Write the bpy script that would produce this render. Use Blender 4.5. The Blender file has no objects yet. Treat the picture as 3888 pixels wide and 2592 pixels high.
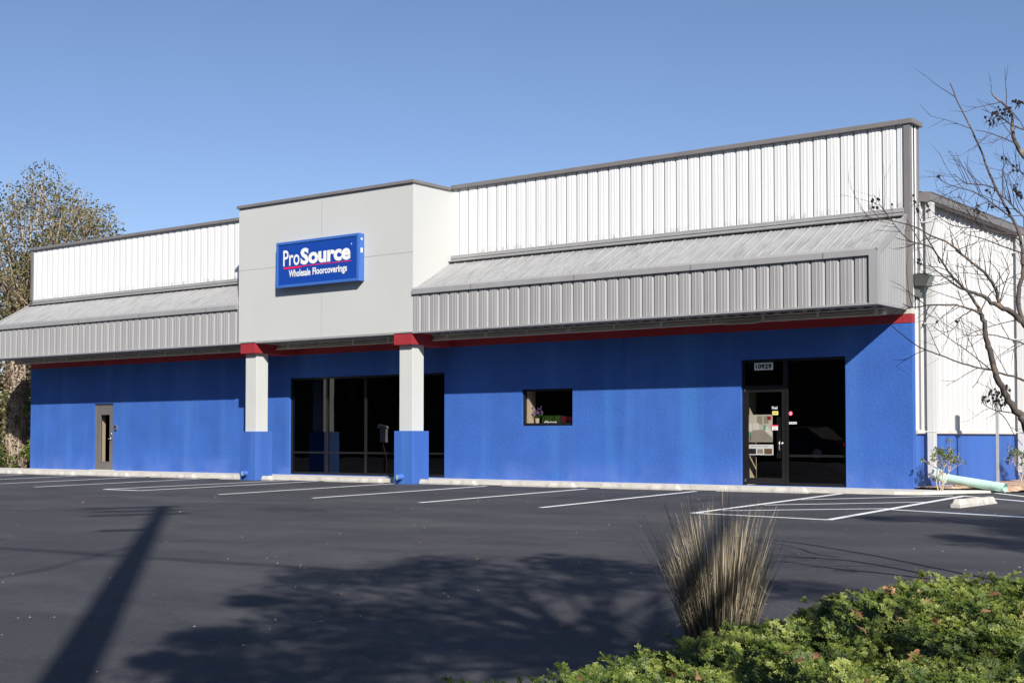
import bpy, bmesh, math, random
import numpy as np
from mathutils import Vector, Matrix
R = math.radians
scene = bpy.context.scene
# ---------------------------------------------------------------- camera
cam = bpy.data.objects.new('camera', bpy.data.cameras.new('camera'))
scene.collection.objects.link(cam)
cam.location = (10.508, -26.982, 1.0499)
cam.rotation_euler = (R(90 + 1.8665), 0, R(37.665))
cam.data.sensor_width = 36.0
cam.data.lens = 47.906
cam.data.shift_y = 0.0505
cam.data.clip_end = 3000
scene.camera = cam
# ---------------------------------------------------------------- sky and sun
SUN = Vector((1.82, -1.52, 1.44)).normalized()
world = bpy.data.worlds.new('World'); scene.world = world; world.use_nodes = True
wn = world.node_tree; wn.nodes.clear()
sky = wn.nodes.new('ShaderNodeTexSky'); sky.sky_type = 'NISHITA'; sky.sun_disc = False
sky.sun_elevation = math.asin(SUN.z); sky.sun_rotation = math.atan2(SUN.x, SUN.y)
sky.altitude = 10; sky.air_density = 0.8; sky.dust_density = 0.1; sky.ozone_density = 3.2
bg = wn.nodes.new('ShaderNodeBackground'); bg.inputs['Strength'].default_value = 0.076
wo = wn.nodes.new('ShaderNodeOutputWorld')
tint = wn.nodes.new('ShaderNodeMix'); tint.data_type = 'RGBA'; tint.blend_type = 'MULTIPLY'; tint.inputs[0].default_value = 1.0
tint.inputs[7].default_value = (1.14, 1.07, 1.12, 1)
wn.links.new(sky.outputs[0], tint.inputs[6]); wn.links.new(tint.outputs[2], bg.inputs['Color']); wn.links.new(bg.outputs[0], wo.inputs['Surface'])
sl = bpy.data.lights.new('sun', 'SUN'); sl.energy = 5.0; sl.angle = R(0.53); sl.color = (1.0, 0.955, 0.89)
so = bpy.data.objects.new('sun', sl); scene.collection.objects.link(so)
so.rotation_euler = SUN.to_track_quat('Z', 'Y').to_euler()
scene.view_settings.view_transform = 'Standard'; scene.view_settings.look = 'None'
scene.view_settings.exposure = 0.45; scene.view_settings.gamma = 1.0
scene.view_settings.use_curve_mapping = False
random.seed(7); rng = np.random.default_rng(7)
COL = scene.collection
# ---------------------------------------------------------------- material helpers
def new_mat(name):
    m = bpy.data.materials.new(name); m.use_nodes = True
    n = m.node_tree; b = n.nodes['Principled BSDF']
    return m, n, b
def N(nt, t, **kw):
    x = nt.nodes.new(t)
    for k, v in kw.items(): setattr(x, k, v)
    return x
def plain(name, col, rough=.6, metal=0.0, var=.12, scale=3.0, bump=0.0, bscale=60, spec=None, det=6, stretch=None):
    """base colour with a large mottling and an optional fine bump"""
    m, n, b = new_mat(name)
    tc = N(n, 'ShaderNodeTexCoord'); mp = N(n, 'ShaderNodeMapping')
    n.links.new(tc.outputs['Object'], mp.inputs[0])
    if stretch: mp.inputs['Scale'].default_value = stretch
    no = N(n, 'ShaderNodeTexNoise'); no.inputs['Scale'].default_value = scale; no.inputs['Detail'].default_value = det
    n.links.new(mp.outputs[0], no.inputs['Vector'])
    r = N(n, 'ShaderNodeValToRGB'); lo = 1 - var; hi = 1 + var
    r.color_ramp.elements[0].position = .3; r.color_ramp.elements[1].position = .7
    r.color_ramp.elements[0].color = [min(1, c * lo) for c in col] + [1]
    r.color_ramp.elements[1].color = [min(1, c * hi) for c in col] + [1]
    n.links.new(no.outputs['Fac'], r.inputs[0]); n.links.new(r.outputs[0], b.inputs['Base Color'])
    b.inputs['Roughness'].default_value = rough; b.inputs['Metallic'].default_value = metal
    if spec is not None: b.inputs['Specular IOR Level'].default_value = spec
    if bump:
        n2 = N(n, 'ShaderNodeTexNoise'); n2.inputs['Scale'].default_value = bscale; n2.inputs['Detail'].default_value = 4
        n.links.new(tc.outputs['Object'], n2.inputs['Vector'])
        bp = N(n, 'ShaderNodeBump'); bp.inputs['Strength'].default_value = bump; bp.inputs['Distance'].default_value = .02
        n.links.new(n2.outputs['Fac'], bp.inputs['Height']); n.links.new(bp.outputs[0], b.inputs['Normal'])
    return m
def layered(m, col, scale, lo, hi, stretch=(1, 1, 1), strength=1.0, offset=(0, 0, 0), zlim=None, det=4):
    """mixes a second colour over the base by a thresholded noise; zlim=(z0,z1) keeps it to a height band"""
    n = m.node_tree; b = n.nodes['Principled BSDF']
    src = b.inputs['Base Color'].links[0].from_socket
    tc = N(n, 'ShaderNodeTexCoord'); mp = N(n, 'ShaderNodeMapping')
    mp.inputs['Scale'].default_value = stretch; mp.inputs['Location'].default_value = offset
    n.links.new(tc.outputs['Object'], mp.inputs[0])
    no = N(n, 'ShaderNodeTexNoise'); no.inputs['Scale'].default_value = scale; no.inputs['Detail'].default_value = det
    n.links.new(mp.outputs[0], no.inputs['Vector'])
    mr = N(n, 'ShaderNodeMapRange'); mr.inputs[1].default_value = lo; mr.inputs[2].default_value = hi
    mr.inputs[3].default_value = 0; mr.inputs[4].default_value = strength
    n.links.new(no.outputs['Fac'], mr.inputs[0]); f = mr.outputs[0]
    if zlim:
        sp = N(n, 'ShaderNodeSeparateXYZ'); n.links.new(tc.outputs['Object'], sp.inputs[0])
        m2 = N(n, 'ShaderNodeMapRange'); m2.inputs[1].default_value = zlim[0]; m2.inputs[2].default_value = zlim[1]
        m2.inputs[3].default_value = 0; m2.inputs[4].default_value = 1
        n.links.new(sp.outputs[2], m2.inputs[0])
        mu = N(n, 'ShaderNodeMath', operation='MULTIPLY'); n.links.new(f, mu.inputs[0]); n.links.new(m2.outputs[0], mu.inputs[1]); f = mu.outputs[0]
    mx = N(n, 'ShaderNodeMix', data_type='RGBA')
    n.links.new(f, mx.inputs[0]); n.links.new(src, mx.inputs[6]); mx.inputs[7].default_value = list(col) + [1]
    n.links.new(mx.outputs[2], b.inputs['Base Color'])
    return m
M = {}
# stucco: strong fine trowel texture, paler rain streaks, chalky foot
M['blue'] = plain('blue_stucco', (.038, .115, .40), .75, var=.10, scale=1.1, bump=.55, bscale=14, spec=.25)
layered(M['blue'], (.065, .175, .50), 1.0, .50, .80, stretch=(1.3, 1.3, .12), strength=.75)
layered(M['blue'], (.05, .20, .50), 1.0, .58, .72, stretch=(.9, .9, .05), strength=.55, offset=(3, 1, 0))
layered(M['blue'], (.11, .18, .50), 1.6, .35, .75, zlim=(.55, .0), strength=.8)
M['blue_metal'] = plain('blue_painted_base', (.040, .12, .42), .6, var=.12, scale=1.0, stretch=(1, 1, .2), bump=.1, bscale=20)
layered(M['blue_metal'], (.07, .19, .52), 1.0, .5, .8, stretch=(1.6, 1.6, .15), strength=.7)
M['red'] = plain('red_painted_stucco', (.31, .020, .028), .7, var=.12, scale=2, bump=.4, bscale=18)
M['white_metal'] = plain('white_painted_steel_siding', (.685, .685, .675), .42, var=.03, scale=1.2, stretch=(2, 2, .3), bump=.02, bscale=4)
M['white_side'] = plain('white_side_siding', (.545, .545, .535), .5, var=.03, scale=1.2, stretch=(2, 2, .3))  # same white as the front, colour darkened to offset the stronger sun here
layered(M['white_metal'], (.50, .49, .45), 3.0, .60, .8, stretch=(3, 3, .25), strength=.20)
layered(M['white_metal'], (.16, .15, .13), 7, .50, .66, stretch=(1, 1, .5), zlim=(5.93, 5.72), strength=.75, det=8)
M['grey_metal'] = plain('grey_painted_steel', (.305, .30, .30), .45, var=.06, scale=1.5, stretch=(2, 2, .4), bump=.03, bscale=5)
M['grey_roof'] = plain('grey_roof_steel', (.315, .315, .31), .5, var=.07, scale=1.5, bump=.04, bscale=5)
layered(M['grey_roof'], (.13, .13, .13), 2.2, .50, .68, stretch=(3.2, .7, .7), strength=.42, det=8)
layered(M['grey_roof'], (.16, .16, .155), 9.0, .56, .70, stretch=(1, .5, .5), strength=.28, det=8)
M['trim'] = plain('grey_brown_trim', (.185, .172, .168), .45, var=.07, scale=2)
M['soffit'] = plain('soffit_steel', (.30, .29, .275), .55, var=.1, scale=2)
M['beige'] = plain('beige_conduit_steel', (.56, .53, .47), .5, var=.1, scale=3)
M['eifs'] = plain('pale_grey_wall_render', (.50, .505, .485), .85, var=.03, scale=.5, bump=.07, bscale=16, spec=.2)
M['joint'] = plain('render_joint', (.33, .33, .31), .9, var=.05)
M['column'] = plain('pale_grey_column_render', (.52, .53, .505), .8, var=.03, scale=1.2, bump=.06, bscale=22, spec=.2)
M['frame'] = plain('dark_bronze_aluminium', (.018, .017, .017), .35, .3, var=.1)
M['door_grey'] = plain('grey_brown_door_paint', (.135, .125, .118), .5, var=.08, scale=2)
M['chrome'] = plain('satin_metal', (.62, .60, .57), .28, .9, var=.05)
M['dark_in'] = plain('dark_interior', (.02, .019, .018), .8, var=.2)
M['cream'] = plain('cream_partition', (.62, .50, .34), .7, var=.05)
M['concrete'] = plain('pale_concrete', (.60, .57, .51), .85, var=.10, scale=2.0, bump=.3, bscale=30)
layered(M['concrete'], (.34, .31, .27), 2.5, .56, .75, strength=.45, det=8)
M['stop'] = plain('wheel_stop_concrete', (.50, .475, .43), .9, var=.12, scale=3, bump=.5, bscale=25)
layered(M['stop'], (.22, .21, .19), 5, .55, .75, strength=.5, det=8)
M['paint'] = plain('white_line_paint', (.86, .86, .84), .7, var=.08, scale=5, bump=.2, bscale=80)
layered(M['paint'], (.20, .20, .20), 14, .60, .72, strength=.55, det=8)
M['blue_paint'] = plain('blue_line_paint', (.16, .30, .62), .7, var=.1, scale=5)
M['pvc'] = plain('pale_green_plastic_pipe', (.50, .72, .62), .35, var=.06, scale=2)
layered(M['pvc'], (.12, .16, .10), 8, .58, .7, strength=.5, det=8)
M['sign_blue'] = plain('sign_face_blue', (.008, .055, .33), .3, var=.03, scale=1)
M['sign_rim'] = plain('sign_cabinet_blue', (.045, .14, .45), .35, var=.05, scale=1)
M['sign_white'] = plain('sign_lettering_white', (.78, .78, .75), .4, var=.01)
M['sign_red'] = plain('sign_stripe_red', (.80, .01, .08), .4, var=.01)
M['black'] = plain('matt_black', (.012, .012, .012), .5, var=.1)
M['yellow'] = plain('yellow_sticker', (.75, .70, .20), .5, var=.03)
M['sticker_white'] = plain('white_sticker', (.85, .85, .84), .5, var=.02)
M['bark'] = plain('pale_ivy_bark', (.36, .29, .22), .9, var=.35, scale=5, bump=.8, bscale=12)
M['bark2'] = plain('crepe_myrtle_bark', (.080, .064, .056), .75, var=.4, scale=9, stretch=(1, 1, .4), bump=.4, bscale=30)
layered(M['bark2'], (.30, .22, .15), 7, .57, .64, strength=.75)
M['twig'] = plain('dark_twig', (.055, .042, .040), .8, var=.3, scale=6)
M['pod'] = plain('seed_pod', (.020, .014, .016), .8, var=.3)
M['pole'] = plain('weathered_timber_pole', (.20, .15, .11), .9, var=.25, scale=2, bump=.3)
M['mulch'] = plain('pine_straw_bed', (.50, .36, .24), .95, var=.45, scale=7, det=10, stretch=(1, 3, 1), bump=1.0, bscale=18)
layered(M['mulch'], (.30, .10, .045), 3, .5, .62, strength=.8, det=8)
M['earth'] = plain('dark_leaf_litter', (.06, .045, .03), .95, var=.4, scale=4, bump=.8, bscale=20)
M['grass_ground'] = plain('rough_grass_ground', (.075, .085, .035), .95, var=.35, scale=.6, bump=.6, bscale=8)
M['purple'] = plain('purple_petals', (.40, .13, .62), .6, var=.35, scale=12)
M['pale_yellow'] = plain('pale_yellow_petals', (.75, .62, .18), .6, var=.3, scale=9)
def asphalt():
    m = plain('sealed_asphalt', (.054, .054, .061), .80, var=.10, scale=.35, det=8, spec=.25)
    layered(m, (.088, .086, .092), .7, .44, .70, stretch=(.55, 1.1, 1), strength=.75, det=9)
    layered(m, (.036, .036, .042), 1.1, .56, .72, stretch=(.5, 1.2, 1), strength=.75, offset=(7, 3, 0), det=9)
    layered(m, (.028, .028, .032), 5, .56, .72, strength=.35, det=8)
    layered(m, (.13, .13, .125), 11, .60, .78, strength=.35, det=8)
    layered(m, (.16, .16, .155), 70, .60, .74, strength=.6, det=3)
    layered(m, (.02, .02, .022), 55, .60, .74, strength=.6, offset=(5, 5, 0), det=3)
    layered(m, (.25, .24, .22), 26, .735, .76, strength=.7, det=2)
    # damp and oil stains where cars stand, ragged edged
    for (sx, sy, rx, ry, st) in ((-7.9, -9.6, 1.9, .8, .75), (-11.3, -4.0, .5, .8, .6), (-5.6, -4.4, .45, .7, .55), (-2.5, -4.2, .5, .9, .6), (-14.9, -4.3, .5, .8, .5), (-24.8, -4.0, .6, .9, .5), (-.3, -13.0, 1.3, .5, .45), (-20.5, -9.0, 2.5, .7, .5)):
        n = m.node_tree; b = n.nodes['Principled BSDF']; src = b.inputs['Base Color'].links[0].from_socket
        tc = N(n, 'ShaderNodeTexCoord'); mp = N(n, 'ShaderNodeMapping'); mp.vector_type = 'TEXTURE'
        mp.inputs['Location'].default_value = (sx, sy, 0); mp.inputs['Scale'].default_value = (rx, ry, 1e3); n.links.new(tc.outputs['Object'], mp.inputs[0])
        ln = N(n, 'ShaderNodeVectorMath', operation='LENGTH'); n.links.new(mp.outputs[0], ln.inputs[0])
        no = N(n, 'ShaderNodeTexNoise'); no.inputs['Scale'].default_value = 3.5; no.inputs['Detail'].default_value = 8; n.links.new(tc.outputs['Object'], no.inputs['Vector'])
        ad = N(n, 'ShaderNodeMath', operation='MULTIPLY_ADD'); ad.inputs[1].default_value = 1.9; n.links.new(no.outputs['Fac'], ad.inputs[0]); n.links.new(ln.outputs['Value'], ad.inputs[2])
        mr = N(n, 'ShaderNodeMapRange'); mr.inputs[1].default_value = 1.75; mr.inputs[2].default_value = 1.15; mr.inputs[3].default_value = 0; mr.inputs[4].default_value = st; n.links.new(ad.outputs[0], mr.inputs[0])
        mx = N(n, 'ShaderNodeMix', data_type='RGBA'); n.links.new(mr.outputs[0], mx.inputs[0]); n.links.new(src, mx.inputs[6]); mx.inputs[7].default_value = (.026, .026, .031, 1)
        n.links.new(mx.outputs[2], b.inputs['Base Color'])
    n = m.node_tree; b = n.nodes['Principled BSDF']
    tc = N(n, 'ShaderNodeTexCoord'); a = N(n, 'ShaderNodeTexNoise'); a.inputs['Scale'].default_value = 90; a.inputs['Detail'].default_value = 3
    n.links.new(tc.outputs['Object'], a.inputs['Vector'])
    bp = N(n, 'ShaderNodeBump'); bp.inputs['Strength'].default_value = .5; bp.inputs['Distance'].default_value = .012
    n.links.new(a.outputs['Fac'], bp.inputs['Height']); n.links.new(bp.outputs[0], b.inputs['Normal'])
    return m
M['asphalt'] = asphalt()
def glass(name, tint, ior=1.5):
    m = bpy.data.materials.new(name); m.use_nodes = True; n = m.node_tree; n.nodes.clear()
    o = N(n, 'ShaderNodeOutputMaterial'); mx = N(n, 'ShaderNodeMixShader'); lw = N(n, 'ShaderNodeLayerWeight'); lw.inputs[0].default_value = .5
    pw = N(n, 'ShaderNodeMath', operation='POWER'); pw.inputs[1].default_value = 4.0; n.links.new(lw.outputs['Facing'], pw.inputs[0])
    f0 = ((ior-1)/(ior+1))**2; fr = N(n, 'ShaderNodeMath', operation='MULTIPLY_ADD'); fr.inputs[1].default_value = 1-f0; fr.inputs[2].default_value = f0
    n.links.new(pw.outputs[0], fr.inputs[0])
    tr = N(n, 'ShaderNodeBsdfTransparent'); tr.inputs[0].default_value = (tint, tint, tint, 1)
    gl = N(n, 'ShaderNodeBsdfGlossy'); gl.inputs['Roughness'].default_value = 0.0
    tc = N(n, 'ShaderNodeTexCoord'); no = N(n, 'ShaderNodeTexNoise'); no.inputs['Scale'].default_value = .8
    n.links.new(tc.outputs['Object'], no.inputs['Vector'])
    bp = N(n, 'ShaderNodeBump'); bp.inputs['Strength'].default_value = .05; bp.inputs['Distance'].default_value = .05
    n.links.new(no.outputs['Fac'], bp.inputs['Height']); n.links.new(bp.outputs[0], gl.inputs['Normal'])
    n.links.new(fr.outputs[0], mx.inputs[0]); n.links.new(tr.outputs[0], mx.inputs[1]); n.links.new(gl.outputs[0], mx.inputs[2])
    n.links.new(mx.outputs[0], o.inputs[0]); return m
M['tinted'] = glass('tinted_window_glass', .08, 1.85)
M['clear'] = glass('clear_window_glass', .90, 1.5)
M['lamp_glass'] = glass('floodlight_lens', .6, 1.5)
def leafmat(name, cols, rough=.55, trans=.25, scale=1.3):
    """leaf colour varies clump by clump with world-scale noise, plus per-leaf variation from the 'tone' attribute"""
    m, n, b = new_mat(name)
    at = N(n, 'ShaderNodeAttribute'); at.attribute_name = 'tone'
    r = N(n, 'ShaderNodeValToRGB'); e = r.color_ramp.elements
    while len(e) < len(cols): e.new(.5)
    for i, c in enumerate(cols):
        e[i].position = i / (len(cols) - 1); e[i].color = list(c) + [1]
    n.links.new(at.outputs['Fac'], r.inputs[0])
    n.links.new(r.outputs[0], b.inputs['Base Color']); b.inputs['Roughness'].default_value = rough
    b.inputs['Specular IOR Level'].default_value = .35
    tl = N(n, 'ShaderNodeBsdfTranslucent'); n.links.new(r.outputs[0], tl.inputs[0])
    mx = N(n, 'ShaderNodeMixShader'); mx.inputs[0].default_value = trans
    o = n.nodes['Material Output']
    n.links.new(b.outputs[0], mx.inputs[1]); n.links.new(tl.outputs[0], mx.inputs[2]); n.links.new(mx.outputs[0], o.inputs[0])
    return m
M['leaf_tree'] = leafmat('autumn_olive_leaves', [(.050, .055, .018), (.115, .105, .034), (.20, .165, .065), (.30, .245, .13)])
M['dry_vine'] = leafmat('dry_vine_leaves', [(.05, .035, .02), (.22, .16, .10), (.46, .37, .27)])
M['leaf_green'] = leafmat('green_leaves', [(.020, .055, .010), (.05, .11, .018), (.10, .18, .03)])
M['leaf_ivy'] = leafmat('ivy_leaves', [(.03, .05, .012), (.10, .14, .025), (.24, .24, .04)])
M['leaf_jun'] = leafmat('juniper_sprays', [(.008, .020, .004), (.028, .056, .008), (.12, .160, .020), (.34, .36, .10)], trans=.12)  # ramp puts dark gaps and bright highlights into the leaf colour
M['leaf_shrub'] = leafmat('glossy_shrub_leaves', [(.04, .075, .012), (.11, .15, .03), (.30, .32, .08)])
M['grass'] = leafmat('dry_ornamental_grass', [(.050, .050, .030), (.16, .130, .085), (.42, .34, .23), (.70, .60, .44)], trans=.15)
M['oak'] = leafmat('dry_oak_leaf', [(.20, .095, .045), (.36, .18, .085), (.48, .29, .16)], trans=.2)
# ---------------------------------------------------------------- mesh helpers
class MB:
    def __init__(s): s.v = []; s.f = []; s.mi = []; s.cur = 0
    def quad(s, a, b, c, d): k = len(s.v); s.v += [a, b, c, d]; s.f.append((k, k+1, k+2, k+3)); s.mi.append(s.cur)
    def poly(s, pts): k = len(s.v); s.v += list(pts); s.f.append(tuple(range(k, k + len(pts)))); s.mi.append(s.cur)
    def box(s, x0, x1, y0, y1, z0, z1):
        k = len(s.v)
        s.v += [(x0,y0,z0),(x1,y0,z0),(x1,y1,z0),(x0,y1,z0),(x0,y0,z1),(x1,y0,z1),(x1,y1,z1),(x0,y1,z1)]
        for f in ((0,3,2,1),(4,5,6,7),(0,1,5,4),(1,2,6,5),(2,3,7,6),(3,0,4,7)): s.f.append(tuple(k+i for i in f)); s.mi.append(s.cur)
    def prism(s, prof, ext):
        """prof: list of 3D points, ext: vector"""
        k = len(s.v); n = len(prof); e = Vector(ext)
        s.v += [tuple(p) for p in prof] + [tuple(Vector(p) + e) for p in prof]
        s.f.append(tuple(k + i for i in range(n))); s.f.append(tuple(k + n + i for i in reversed(range(n)))); s.mi += [s.cur, s.cur]
        for i in range(n): j = (i+1) % n; s.f.append((k+i, k+n+i, k+n+j, k+j)); s.mi.append(s.cur)
    def tube(s, pts, rad, n=8, caps=True):
        pts = [Vector(p) for p in pts]; k0 = len(s.v); up = Vector((0, 0, 1))
        prev = None
        for i, p in enumerate(pts):
            d = (pts[min(i+1, len(pts)-1)] - pts[max(i-1, 0)]).normalized()
            if prev is None:
                a = d.cross(up if abs(d.z) < .9 else Vector((1, 0, 0))).normalized()
            else:
                a = (prev - d * prev.dot(d)).normalized()
            prev = a; b = d.cross(a); r = rad[i] if hasattr(rad, '__len__') else rad
            for j in range(n):
                t = 2 * math.pi * j / n; s.v.append(tuple(p + (a * math.cos(t) + b * math.sin(t)) * r))
        for i in range(len(pts) - 1):
            for j in range(n):
                a0 = k0 + i*n + j; a1 = k0 + i*n + (j+1) % n
                s.f.append((a0, a1, a1 + n, a0 + n)); s.mi.append(s.cur)
        if caps:
            s.f.append(tuple(k0 + j for j in reversed(range(n)))); s.mi.append(s.cur)
            e = k0 + (len(pts)-1)*n; s.f.append(tuple(e + j for j in range(n))); s.mi.append(s.cur)
    def build(s, name, mats, parent=None, smooth=False, bevel=0):
        me = bpy.data.meshes.new(name); me.from_pydata([tuple(p) for p in s.v], [], s.f); me.update()
        if not isinstance(mats, (list, tuple)): mats = [mats]
        for m in mats: me.materials.append(m)
        me.polygons.foreach_set('material_index', s.mi)
        if smooth: me.polygons.foreach_set('use_smooth', [True] * len(me.polygons))
        bm = bmesh.new(); bm.from_mesh(me)
        if not smooth and len(bm.faces) < 4000:
            bmesh.ops.remove_doubles(bm, verts=bm.verts, dist=1e-5)
        bmesh.ops.recalc_face_normals(bm, faces=bm.faces)
        bm.to_mesh(me); bm.free()
        o = bpy.data.objects.new(name, me); COL.objects.link(o)
        if parent: o.parent = parent
        if bevel:
            b = o.modifiers.new('bevel', 'BEVEL'); b.width = bevel; b.segments = 2; b.limit_method = 'ANGLE'
        return o
def quads_obj(name, V, mat, tone, parent=None, tri=False):
    """V: (n,4,3) array of quads, tone: (n,) value 0-1 per quad"""
    k = V.shape[1]; n = len(V); me = bpy.data.meshes.new(name)
    me.vertices.add(n*k); me.vertices.foreach_set('co', V.reshape(-1).astype(np.float32))
    me.loops.add(n*k); me.loops.foreach_set('vertex_index', np.arange(n*k, dtype=np.int32))
    me.polygons.add(n); me.polygons.foreach_set('loop_start', np.arange(0, n*k, k, dtype=np.int32))
    try: me.polygons.foreach_set('loop_total', np.full(n, k, dtype=np.int32))
    except Exception: pass
    a = me.attributes.new('tone', 'FLOAT', 'FACE'); a.data.foreach_set('value', np.clip(tone, 0, 1).astype(np.float32))
    me.update(); me.validate(); me.materials.append(mat)
    o = bpy.data.objects.new(name, me); COL.objects.link(o)
    if parent: o.parent = parent
    return o
def tag(o, label=None, cat=None, group=None, kind=None):
    if label: o['label'] = label
    if cat: o['category'] = cat
    if group: o['group'] = group
    if kind: o['kind'] = kind
    return o
def empty(name, loc=(0, 0, 0), rz=0):
    o = bpy.data.objects.new(name, None); o.location = loc; o.rotation_euler = (0, 0, rz); o.empty_display_size = .2
    COL.objects.link(o); return o
def shift(mb, d):
    mb.v = [(p[0]-d[0], p[1]-d[1], p[2]-d[2]) for p in mb.v]; return mb
def leaf_cloud(centers, n, spread, size, rs=None, aspect=.6, flat=0.0):
    """n leaf quads gaussian-scattered about each of the centres. centers (k,3), spread (k,) -> (n,4,3)"""
    rs = rs or rng; k = len(centers); idx = rs.integers(0, k, n)
    sp = np.asarray(spread)[idx][:, None]
    d = rs.normal(size=(n, 3)); d /= np.linalg.norm(d, axis=1)[:, None]
    P = centers[idx] + d * sp * (rs.random((n, 1)) ** .45)
    a = rs.normal(size=(n, 3)); a[:, 2] *= (1 - flat); a /= np.linalg.norm(a, axis=1)[:, None]
    b = rs.normal(size=(n, 3)); b -= (b * a).sum(1)[:, None] * a; b /= np.linalg.norm(b, axis=1)[:, None]
    s = size * (.6 + .8 * rs.random((n, 1)))
    a *= s; b *= s * aspect
    return np.stack([P - a, P + b*.9 - a*.1, P + a, P - b*.9 - a*.1], 1), idx
def text_mesh(mb, s, x0, x1, z0, z1, y, bold=0.0, axis='xz', thick=.004):
    """flat lettering fitted between x0..x1 and z0..z1 on the plane y (facing -y)"""
    cu = bpy.data.curves.new('lettering', 'FONT'); cu.body = s; cu.size = 1; cu.offset = bold; cu.extrude = 0; cu.resolution_u = 3
    ob = bpy.data.objects.new('lettering', cu); COL.objects.link(ob)
    dg = bpy.context.evaluated_depsgraph_get(); me = bpy.data.meshes.new_from_object(ob.evaluated_get(dg))
    xs = [v.co.x for v in me.vertices]; zs = [v.co.y for v in me.vertices]
    ax, bx, az, bz = min(xs), max(xs), min(zs), max(zs); k = len(mb.v)
    for v in me.vertices:
        mb.v.append((x0 + (v.co.x-ax)/(bx-ax)*(x1-x0), y, z0 + (v.co.y-az)/(bz-az)*(z1-z0)))
    for p in me.polygons: mb.f.append(tuple(k+i for i in p.vertices)); mb.mi.append(mb.cur)
    bpy.data.objects.remove(ob); bpy.data.curves.remove(cu); bpy.data.meshes.remove(me)
def ribbed(mb, origin, ud, nd, U, zfun0, zfun1, vd=(0, 0, 1), pitch=.3095, phase=.1, rib=.032, groove=0):
    """corrugated sheet: profile along ud, ribs standing along nd, running along vd from zfun0(u) to zfun1(u)"""
    prof = [(0, 0)]; k = -1
    while True:
        c = phase + k * pitch; k += 1
        if c - .04 > U: break
        major = ((-.060, 0), (-.022, -rib), (.007, -rib), (.013, 0)) if groove == 1 else ((-.022, 0), (-.014, -rib), (.028, -rib), (.075, 0)) if groove == -1 else ((-.036, 0), (-.014, rib), (.014, rib), (.036, 0))
        for du, h in major + ((.085, 0), (.095, .007), (.108, .007), (.118, 0), (.168, 0), (.178, .007), (.191, .007), (.201, 0)):
            u = c + du
            if 0 < u < U: prof.append((u, h))
    prof.append((U, 0)); prof.sort()
    o = Vector(origin); ud = Vector(ud); nd = Vector(nd); vd = Vector(vd); k = len(mb.v)
    for u, h in prof:
        b = o + ud*u + nd*h
        mb.v.append(tuple(b + vd*zfun0(u))); mb.v.append(tuple(b + vd*zfun1(u)))
    for i in range(len(prof)-1):
        mb.f.append((k+2*i, k+2*i+2, k+2*i+3, k+2*i+1)); mb.mi.append(mb.cur)
def ground_z(x, y):
    return -.055 + .02 * max(-45, min(0, y)) + .0022 * max(-60, min(15, x))
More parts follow.
